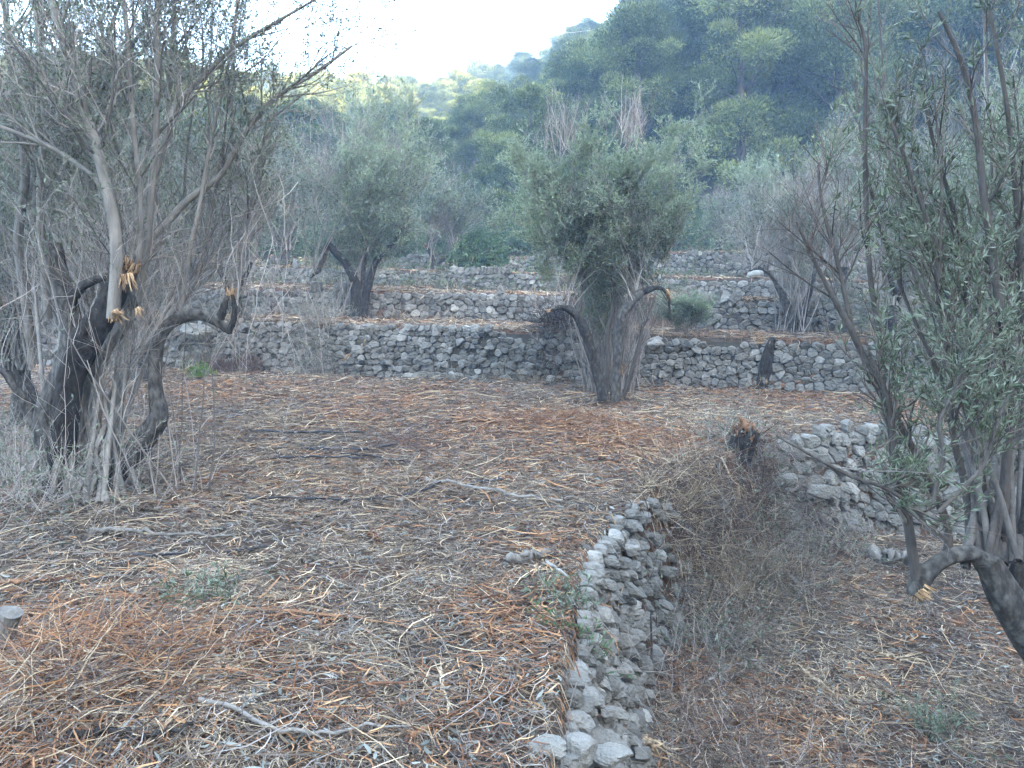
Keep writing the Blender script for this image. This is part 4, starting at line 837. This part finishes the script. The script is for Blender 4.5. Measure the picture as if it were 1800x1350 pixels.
# brush covering the bank between the two wall stretches
g = rg(540); pts = []
for _ in range(400):
    t = g.uniform(0, 1); u = g.uniform(-.55, .12); p = EDGE[6] * (1 - t) + EDGE[9] * t if False else None
S_ = np.concatenate([[0], np.cumsum(np.linalg.norm(np.diff(EDGE, axis=0), axis=1))]); ua, ub = arc(EDGE, 1.0, 5.8), arc(EDGE, 2.95, 8.05)
uu = g.uniform(ua, ub, 420); ex = np.interp(uu, S_, EDGE[:, 0]); ey = np.interp(uu, S_, EDGE[:, 1]); nx_ = .74; ny_ = -.67
of = g.uniform(-.02, .75, 420); pts = np.stack([ex + nx_ * of, ey + ny_ * of, 0 * ex], 1)
cn = pts[(pts[:, 1] < 6.6)]
thicket(cn, 1200, 564, 'dead_brush', 'pale dead stems hanging over the end of the front wall', 'brush', 'straw', L=(.2, .6), r=(.0008, .004), spread=.10, up=-.10, dz=.5, hgt=.2, kind='stuff', wig=.17)
thicket(pts, 1500, 541, 'dead_brush', 'dark brown brush draped over the bank between the two stretches of wall', 'brush', 'rust_brush', L=(.2, .55), r=(.0008, .0048), spread=.06, up=-.10, dz=.3, hgt=.10, kind='stuff', wig=.17)
thicket(pts, 700, 542, 'dead_brush', 'grey dead stems on the bank between the two stretches of wall', 'brush', 'twig_grey', L=(.2, .6), r=(.0012, .003), spread=.06, up=-.10, dz=.25, hgt=.06, kind='stuff', wig=.17)
foot = np.array([(EDGE[k] + np.array([.62 + .1 * j, -.1 * j])) for k in range(2, 8) for j in range(4)]); foot = np.concatenate([foot, np.zeros((len(foot), 1))], 1)
thicket(foot, 330, 543, 'dead_brush', 'dark tangled stems along the foot of the front wall', 'brush', 'twig_brown', L=(.2, .6), r=(.0012, .0035), spread=.22, up=0, dz=.5, hgt=.12, kind='stuff', wig=.2)
thicket(foot, 240, 544, 'dead_brush', 'grey tangled stems along the foot of the front wall', 'brush', 'twig_grey', L=(.2, .6), r=(.0012, .003), spread=.25, up=0, dz=.5, hgt=.12, kind='stuff', wig=.2)
lowp = np.array([[*gnd(x, y, -.95)[:2], 0] for x, y in [(1380, 990), (1330, 1040), (1450, 960), (1250, 1150), (1300, 950)]])
thicket(lowp, 900, 545, 'dead_brush', 'grey-green weedy tangle at the foot of the right wall', 'brush', 'twig_grey', L=(.2, .55), r=(.001, .003), spread=.25, up=.02, dz=.7, hgt=.05, leaf=2, leafmat='olive', kind='stuff')
for wi, (wp, x0, x1, nn, nm) in enumerate([(W1, -8, 8, 900, 'first'), (W2, -8, 8, 900, 'second'), (W3, -8, 8, 1000, 'third'), (W4, -7, 9, 900, 'highest')]):
    g = rg(546 + wi); xx = g.uniform(x0, x1, 500); kk = fbm(xx * .9, xx * 0 + wi, 5) > .45; xx = xx[kk]; yy = np.interp(xx, wp[:, 0], wp[:, 1]) + g.choice([.05, -.3], len(xx)) + g.normal(0, .06, len(xx))
    thicket(np.stack([xx, yy, 0 * xx], 1), nn, 546 + wi, 'dry_grass', 'dry grass and weeds hanging over the %s terrace wall' % nm, 'dry grass', 'straw', L=(.12, .45), r=(.0015 + wi * .0006, .003 + wi * .001), spread=.10, up=-.02, dz=1.0, hgt=.03, kind='stuff', leaf=2 if wi > 1 else 0, leafmat='shrub', ll=.07, lw=.03)
# rusty round brush heaps by the back wall
for k, (px, py, r, lab) in enumerate([(440, 652, .42, 'large rounded rusty-brown ball of dead brush against the back wall'), (377, 655, .26, 'smaller round brown brush ball left of the large one')]):
    g = rg(550 + k); c = hz(px, py); n = 1500; ph = nrm(g.normal(0, 1, (n, 3))) * [1.25, .7, .85]; ph[:, 2] = np.abs(ph[:, 2]); st = c + ph * r * g.uniform(.5, 1, (n, 1)) 
    tg = nrm(np.cross(ph, g.normal(0, 1, (n, 3)))); a, b = strands(st, tg, g.uniform(.1, .35, n), 5, .15, -.05, .003, .0012, g); G = Geo(); add_t(G, a, b, 3, g)
    tag(G.build('brush_ball', M['rust_brush'], origin=c), lab, 'brush', 'round brown brush balls')
c = hz(985, 655); c[1] += .1
pp = np.stack([g.uniform(-.35, .35, 60) + c[0], g.uniform(-.1, .25, 60) + c[1], 0 * g.uniform(0, 1, 60)], 1)
thicket(pp, 260, 560, 'brush_pile', 'black and grey pile of brushwood against the back wall left of the central trunk', 'brush pile', 'twig_brown', L=(.25, .7), r=(.003, .008), spread=.12, up=-.05, dz=.8, hgt=.4)
thicket(pp, 200, 563, 'brush_pile', 'roots and sticks coloured dark for the shaded hollow inside the pile against the back wall', 'brush pile', 'bark_dark', L=(.2, .5), r=(.006, .014), spread=.08, up=0, dz=.8, hgt=.3)  # dark bark colour stands in for the shade in the pile's hollow
thicket([hz(556, 652)], 260, 561, 'brush_pile', 'mossy greenish brush leaning on the back wall beside the rusty brush', 'brush pile', 'twig_grey', L=(.3, .9), r=(.002, .005), spread=.18, up=.08, dz=1.2, hgt=.1, leaf=4, leafmat='olive')
thicket([hz(1318, 806)], 110, 562, 'brush_pile', 'dark brush and twigs at the foot of the snapped stump', 'brush pile', 'bark_dark', L=(.2, .5), r=(.002, .004), spread=.17, up=0, dz=.4, hgt=.06)
for k, (px, py, s, lab) in enumerate([(355, 668, .07, 'bright green young plant before the rusty brush ball'), (1180, 430, 0, ''), ]):
    if s: thicket([hz(px, py)], 60, 570 + k, 'green_weed', lab, 'weed', 'green', L=(.12, .3), r=(.002, .003), spread=s, up=.3, dz=2, hgt=.01, leaf=6, leafmat='green', ll=.06, lw=.015)
for k, (px, py, z, s, n, lab) in enumerate([(370, 1055, 0, .10, 60, 'flattened grey-green olive sprig on the ground at the lower left'), (1010, 1130, 0, .05, 14, 'small mossy green tuft on the edge of the front wall'), (990, 1060, 0, .05, 40, 'low green leaves on the rim of the front wall'), (1640, 1280, -.95, .12, 60, 'green sprig on the lower terrace in the bottom right'), (1350, 985, -.95, .12, 60, 'green weeds in the corner below the right wall')]):
    thicket([hz(px, py, z)], n, 580 + k, 'leafy_sprig', lab, 'sprig', 'twig_brown', L=(.08, .22), r=(.001, .002), spread=s, up=0, dz=.35, hgt=.02, leaf=5, leafmat='olive' if k != 1 else 'shrub', ll=.04, lw=.01)

# ------------------------------------------------------------------ stump, standing dead trunk, posts
def snag(pl, d, base, name, label, cat, torn, seed, mat='bark_mid', group=None, smat='wood_red', gn=.14, cone=None):
    g = rg(seed); T = Geo(); S = Geo(); P, R = px_stem(pl, d, 24); limb(T, P, R, g, 16, gnarl=gn, cap=True)
    if cone: P, R = px_stem(cone, d - .03, 14); C_ = Geo(); P[1:-1] += g.normal(0, .008, (12, 3)); limb(C_, P, R * .8, g, 9, gnarl=.8); S.subs = getattr(S, 'subs', []) + [C_]
    for (p, dr, r, L, n) in torn: splinters(S, p, dr, r, L, n, g)
    return finish_tree(name, base, label, [('trunk', T, M[mat]), ('splintered_wood', S, M[smat])], cat, group)
b = hz(1305, 795); d = b[1]
snag([(1292, 808, 60), (1300, 792, 48), (1308, 776, 44), (1316, 762, 42), (1321, 754, 38)], d, b, 'tree_stump', 'dark stump snapped off with a reddish torn point above the wall corner', 'tree stump', [(at(1308, 760, d), (-.1, -.1, 1), .10, .22, 70), (at(1324, 755, d), (.2, 0, 1), .07, .09, 24)], 600, mat='bark_dark', cone=[(1316, 768, 34), (1312, 752, 28), (1307, 742, 14), (1304, 734, 5)])
b = hz(1343, 688); d = b[1]
snag([(1337, 694, 25), (1340, 675, 23), (1346, 645, 21), (1352, 615, 17), (1359, 594, 10)], d, b, 'dead_trunk', 'leaning dead trunk with split top standing before the back wall at the right', 'dead tree', [(at(1355, 606, d), (.15, 0, 1), .05, .16, 20), (at(1344, 668, d) - [0, .08, 0], (0, -.1, -1), .03, .16, 12), (at(1340, 602, d), (-.6, 0, .2), .03, .5, 6)], 601, smat='wood_fresh', mat='bark_dark')
for k, (px, py0, py1, d, w, lab) in enumerate([(478, 492, 450, 19.5, 9, 'short sawn-off trunk with orange top on the upper left terrace'), (503, 458, 428, 23.5, 7, 'farther thin broken trunk with orange top on the upper left'), (448, 526, 512, 16.9, 12, 'fallen sawn log end on the second terrace wall at the left')]):
    b = at(px, py0, d)
    if k < 2: b[2] = float(height(b[0], b[1]))
    snag([(px, py0 + 6, w * 1.2), (px, (py0 + py1) / 2, w), (px + 1, py1, w)] if k < 2 else [(418, 524, 10), (435, 517, 12), (452, 513, 11)], d, b, 'broken_trunk', lab, 'tree stump', [(at(px if k < 2 else 454, py1, d), (0, 0, 1) if k < 2 else (1, -.3, 0), w / 2 / F * d * .9, .12 * d / 15, 18)], 602 + k, group='cut trunks on the terraces', smat='wood_fresh')

# ------------------------------------------------------------------ individual sticks, branches, splinters, hoses on the ground
def ground_line(pl, w, n=22, lift=.012, z0=0.):
    pts = []
    for q in pl:
        p = hz(q[0], q[1], z0); pts.append(p + [0, 0, (q[2] if len(q) > 2 else 0)])
    P, R = smooth_poly(pts, [w] * len(pts), n); P[:, 2] += lift + w; return P, R
def stick(pl, wpx, label, mat, seed, name='stick', cat='stick', z0=0., taper=.4, group='sticks on the ground', gn=.1, lift=.04, side=0):
    g = rg(seed); d = hz(pl[0][0], pl[0][1], z0)[1]; w = wpx / 2 / F * d; wood = mat.startswith('wood'); w *= .6 if wood else .85
    P, R = ground_line(pl, w, 22, lift, z0); P[1:-1] += g.normal(0, w * .5, (20, 3)); R = R * np.linspace(1, taper, 22) * (1 + (.25 if wood else .12) * g.normal(0, 1, 22)); G = Geo(); limb(G, P, R, g, 8, gnarl=.45 if wood else gn)
    if wood:
        for e, dr in ((P[-1], P[-1] - P[-4]), (P[0], P[0] - P[3]), (P[11], P[14] - P[11]), (P[6], P[3] - P[6])):
            n_ = 5; a_, b_ = strands(np.repeat(e[None], n_, 0) + g.normal(0, w * .6, (n_, 3)), nrm(dr[None] + g.normal(0, .25, (n_, 3)) * np.linalg.norm(dr)), g.uniform(3, 11, n_) * w + .03, 5, .12, 0, w * .45, w * .1, g); add_t(G, a_, b_, 4, g)
    o = P[0].copy(); return tag(G.build(name, M[mat], origin=o), label, cat, group)
ST = [([(160, 946), (240, 950), (320, 955), (410, 956)], 11, 'long straight grey stick lying below the left olive', 'bark_grey', 0),
 ([(395, 1140), (392, 1170), (372, 1200), (330, 1238)], 14, 'curved half-peeled stick with dark bark ends, lower left', 'wood_pale', 0),
 ([(430, 1083), (520, 1092), (620, 1100), (760, 1125)], 9, 'long straight reddish stick across the lower middle', 'wood_red', 0),
 ([(330, 1095), (400, 1070), (458, 1047)], 8, 'tan stick slanting up beside the flattened sprig', 'wood_pale', 0),
 ([(350, 1252), (400, 1262), (470, 1302), (560, 1318), (620, 1300), (720, 1300)], 13, 'long sinuous grey branch near the bottom edge', 'bark_grey', 0),
 ([(120, 1320), (190, 1310), (260, 1325), (340, 1300)], 22, 'thick dark bent branch in the bottom left heap', 'bark_dark', 0),
 ([(0, 1040), (40, 1038), (90, 1034)], 14, 'short brown stick at the left edge', 'wood_red', 0),
 ([(545, 1150), (550, 1170)], 6, 'tiny upright stub of pale stick in the lower middle', 'wood_pale', 0),
 ([(775, 1190), (778, 1220), (788, 1255)], 10, 'short pale stick pointing at the viewer, lower middle', 'wood_pale', 0),
 ([(720, 1318), (755, 1300), (790, 1282)], 17, 'broad orange bark slab at the bottom centre', 'wood_red', 0),
 ([(830, 1250), (880, 1243), (915, 1225)], 12, 'orange sliver near the bottom centre right', 'wood_red', 0),
 ([(235, 1120), (240, 1150), (245, 1185)], 8, 'thin pale upright-looking stick at the lower left', 'wood_pale', 0),
 ([(470, 1150), (482, 1165), (478, 1195)], 13, 'short orange curl of bark in the lower middle left', 'wood_red', 0),
 ([(748, 853), (820, 866), (900, 882), (985, 893)], 9, 'long dark-ended dead branch in the middle of the clearing', 'bark_grey', 0),
 ([(895, 862), (850, 878), (820, 866)], 4, 'pale bent reed in the middle of the clearing', 'wood_pale', 0),
 ([(810, 748), (870, 750), (930, 744), (1000, 740)], 11, 'long bright orange peeled branch before the central olive', 'wood_red', 0),
 ([(1045, 918), (1110, 904), (1160, 890), (1205, 876, .1)], 8, 'dark reddish branch sticking out over the rim of the front wall', 'twig_brown', 0),
 ([(895, 1000), (930, 998), (965, 985)], 20, 'weathered brown wood chunk on the rim left of the front wall', 'bark_grey', 0),
 ([(960, 1000), (1000, 1030), (1030, 1070), (1060, 1110)], 8, 'grey root trailing down along the front wall rim', 'bark_grey', 0),
 ([(650, 950), (660, 965)], 12, 'small red-brown bark curl in the clearing foreground', 'wood_red', 0),
 ([(600, 640, .0), (630, 632, .1), (657, 615, .25)], 7, 'pale stick propped against the back wall', 'wood_pale', 0),
 ([(200, 880), (225, 903)], 9, 'tan stick end beside the foot of the left olive', 'wood_pale', 0),
 ([(1418, 1195), (1440, 1215), (1470, 1235)], 11, 'pale white stick on the lower terrace at the right', 'wood_pale', -.95),
 ([(1245, 1210), (1290, 1180), (1340, 1172)], 7, 'grey stick in the brush at the foot of the front wall', 'twig_grey', -.95),
 ([(1240, 1290), (1280, 1285), (1340, 1270)], 9, 'orange stick on the lower terrace near the bottom', 'wood_red', -.95),
 ([(1185, 1190), (1200, 1250), (1230, 1310)], 9, 'long brown stalk leaning at the wall foot near the bottom', 'wood_red', -.95),
 ([(1120, 1318), (1170, 1330)], 20, 'pale broken log end at the bottom of the front wall', 'wood_pale', -.95),
 ([(1560, 1165), (1600, 1172)], 12, 'short pale chunk of wood on the lower terrace under the arching trunk', 'wood_pale', -.95),
 ([(1480, 960), (1540, 955)], 12, 'pale stick end below the right wall', 'wood_pale', -.95),
 ([(1530, 985), (1600, 1005)], 26, 'brown rotten log on the lower terrace behind the arching trunk', 'bark_grey', -.95),
 ([(1355, 690), (1400, 682), (1440, 668, .05)], 10, 'reddish fallen piece beside the leaning dead trunk', 'wood_red', 0),
 ([(1215, 745), (1250, 742), (1290, 750)], 5, 'straight pale stalk on the ground left of the stump', 'wood_pale', 0),
]
for k, (pl, w, lab, mat, z) in enumerate(ST): stick(pl, w, lab, mat, 620 + k, z0=z)
HO = [([(430, 888), (520, 887), (620, 890), (700, 884), (750, 872), (775, 858)], 5, 'black hose curving across the middle of the clearing'),
      ([(820, 864), (850, 856), (885, 854)], 5, 'short loop of black hose right of the long curving one'),
      ([(600, 808), (650, 812), (720, 822)], 5, 'black hose piece nearest the reddish clump, slanting down'),
      ([(530, 798), (620, 800), (670, 796), (700, 788)], 5, 'black hose with upturned end left of the reddish clump'),
      ([(480, 815), (560, 812), (640, 815)], 4, 'thin black hose lying flat at the middle left'),
      ([(440, 765), (520, 768), (640, 768)], 4, 'farthest thin black hose in the clearing'),
      ([(235, 990), (270, 992), (310, 988), (330, 985)], 6, 'short black hose scrap at the lower left below the olive'),
      ([(400, 984), (440, 978), (470, 974)], 6, 'dark hose scrap right of the lower left one')]
for k, (pl, w, lab) in enumerate(HO): stick(pl, w, lab, 'hose', 680 + k, 'irrigation_hose', 'hose', taper=1, group='black hoses on the ground', gn=0, lift=.045)
# standing reeds / stakes
for k, (px, py0, py1, d, w, lab) in enumerate([(941, 560, 505, 15.0, 3, 'thin pale upright stake by the second wall left of the central olive'), (955, 830, 800, 8.4, 3, 'small yellow-brown twig standing in the clearing'), (1298, 885, 850, 6.7, 6, 'short pale stick standing on the brushy bank'), (706, 760, 725, 10, 2, 'thin dark stem standing in the clearing'), (1145, 1210, 1080, 4.6, 5, 'dark upright stem against the front wall foot')]):
    g = rg(700 + k); P, R = px_stem([(px, py0, w), (px + 1, (py0 + py1) / 2, w), (px - 1, py1, w * .6)], d, 8); G = Geo(); limb(G, P, R, g, 6, gnarl=.05)
    tag(G.build('stake', M['wood_pale' if k < 3 else 'bark_dark'], origin=P[0]), lab, 'stake', 'upright stakes and stems')
# cut log at the left edge
P, R = px_stem([(-30, 1150, 60), (0, 1120, 46), (20, 1075, 40)], 3.2, 12); G = Geo(); limb(G, P, R, rg(710), 14, gnarl=.12)
tag(G.build('cut_branch', M['bark_grey'], origin=P[0]), 'blurred grey sawn branch end at the left edge near the bottom', 'branch')

# overhead cable with its sag, from the left far ridge to the right
P, R = smooth_poly([np.array([-30, 62., 21.5]), at(1000, 62, 52), at(1160, 30, 48), at(1320, -2, 44), at(1700, -95, 36)], [.007] * 5, 40); G = Geo(); v, f, fr = tubes(P[None], R[None], 5); G.add(v, f, fr)
tag(G.build('overhead_cable', M['cable'], origin=P[0]), 'thin overhead cable crossing the top of the picture in front of the pines', 'cable')

# ------------------------------------------------------------------ haze
hm = bpy.data.materials.new('haze air'); hm.use_nodes = True; nt = hm.node_tree; nt.nodes.remove(nt.nodes['Principled BSDF'])
pv = nt.nodes.new('ShaderNodeVolumePrincipled'); pv.inputs['Color'].default_value = (.52, .74, 1.0, 1); pv.inputs['Density'].default_value = .0031; pv.inputs['Anisotropy'].default_value = .2
nt.links.new(pv.outputs[0], nt.nodes['Material Output'].inputs['Volume'])
G = Geo(); x0, x1, y0, y1, z0, z1 = -152, 172, -112, 192, -8, 130
v = [(x, y, z) for z in (z0, z1) for y in (y0, y1) for x in (x0, x1)]
G.add(v, [(0, 2, 3, 1), (4, 5, 7, 6), (0, 1, 5, 4), (2, 6, 7, 3), (0, 4, 6, 2), (1, 3, 7, 5)])
tag(G.build('haze', hm), 'thin blue haze in the valley air', 'haze', kind='stuff')
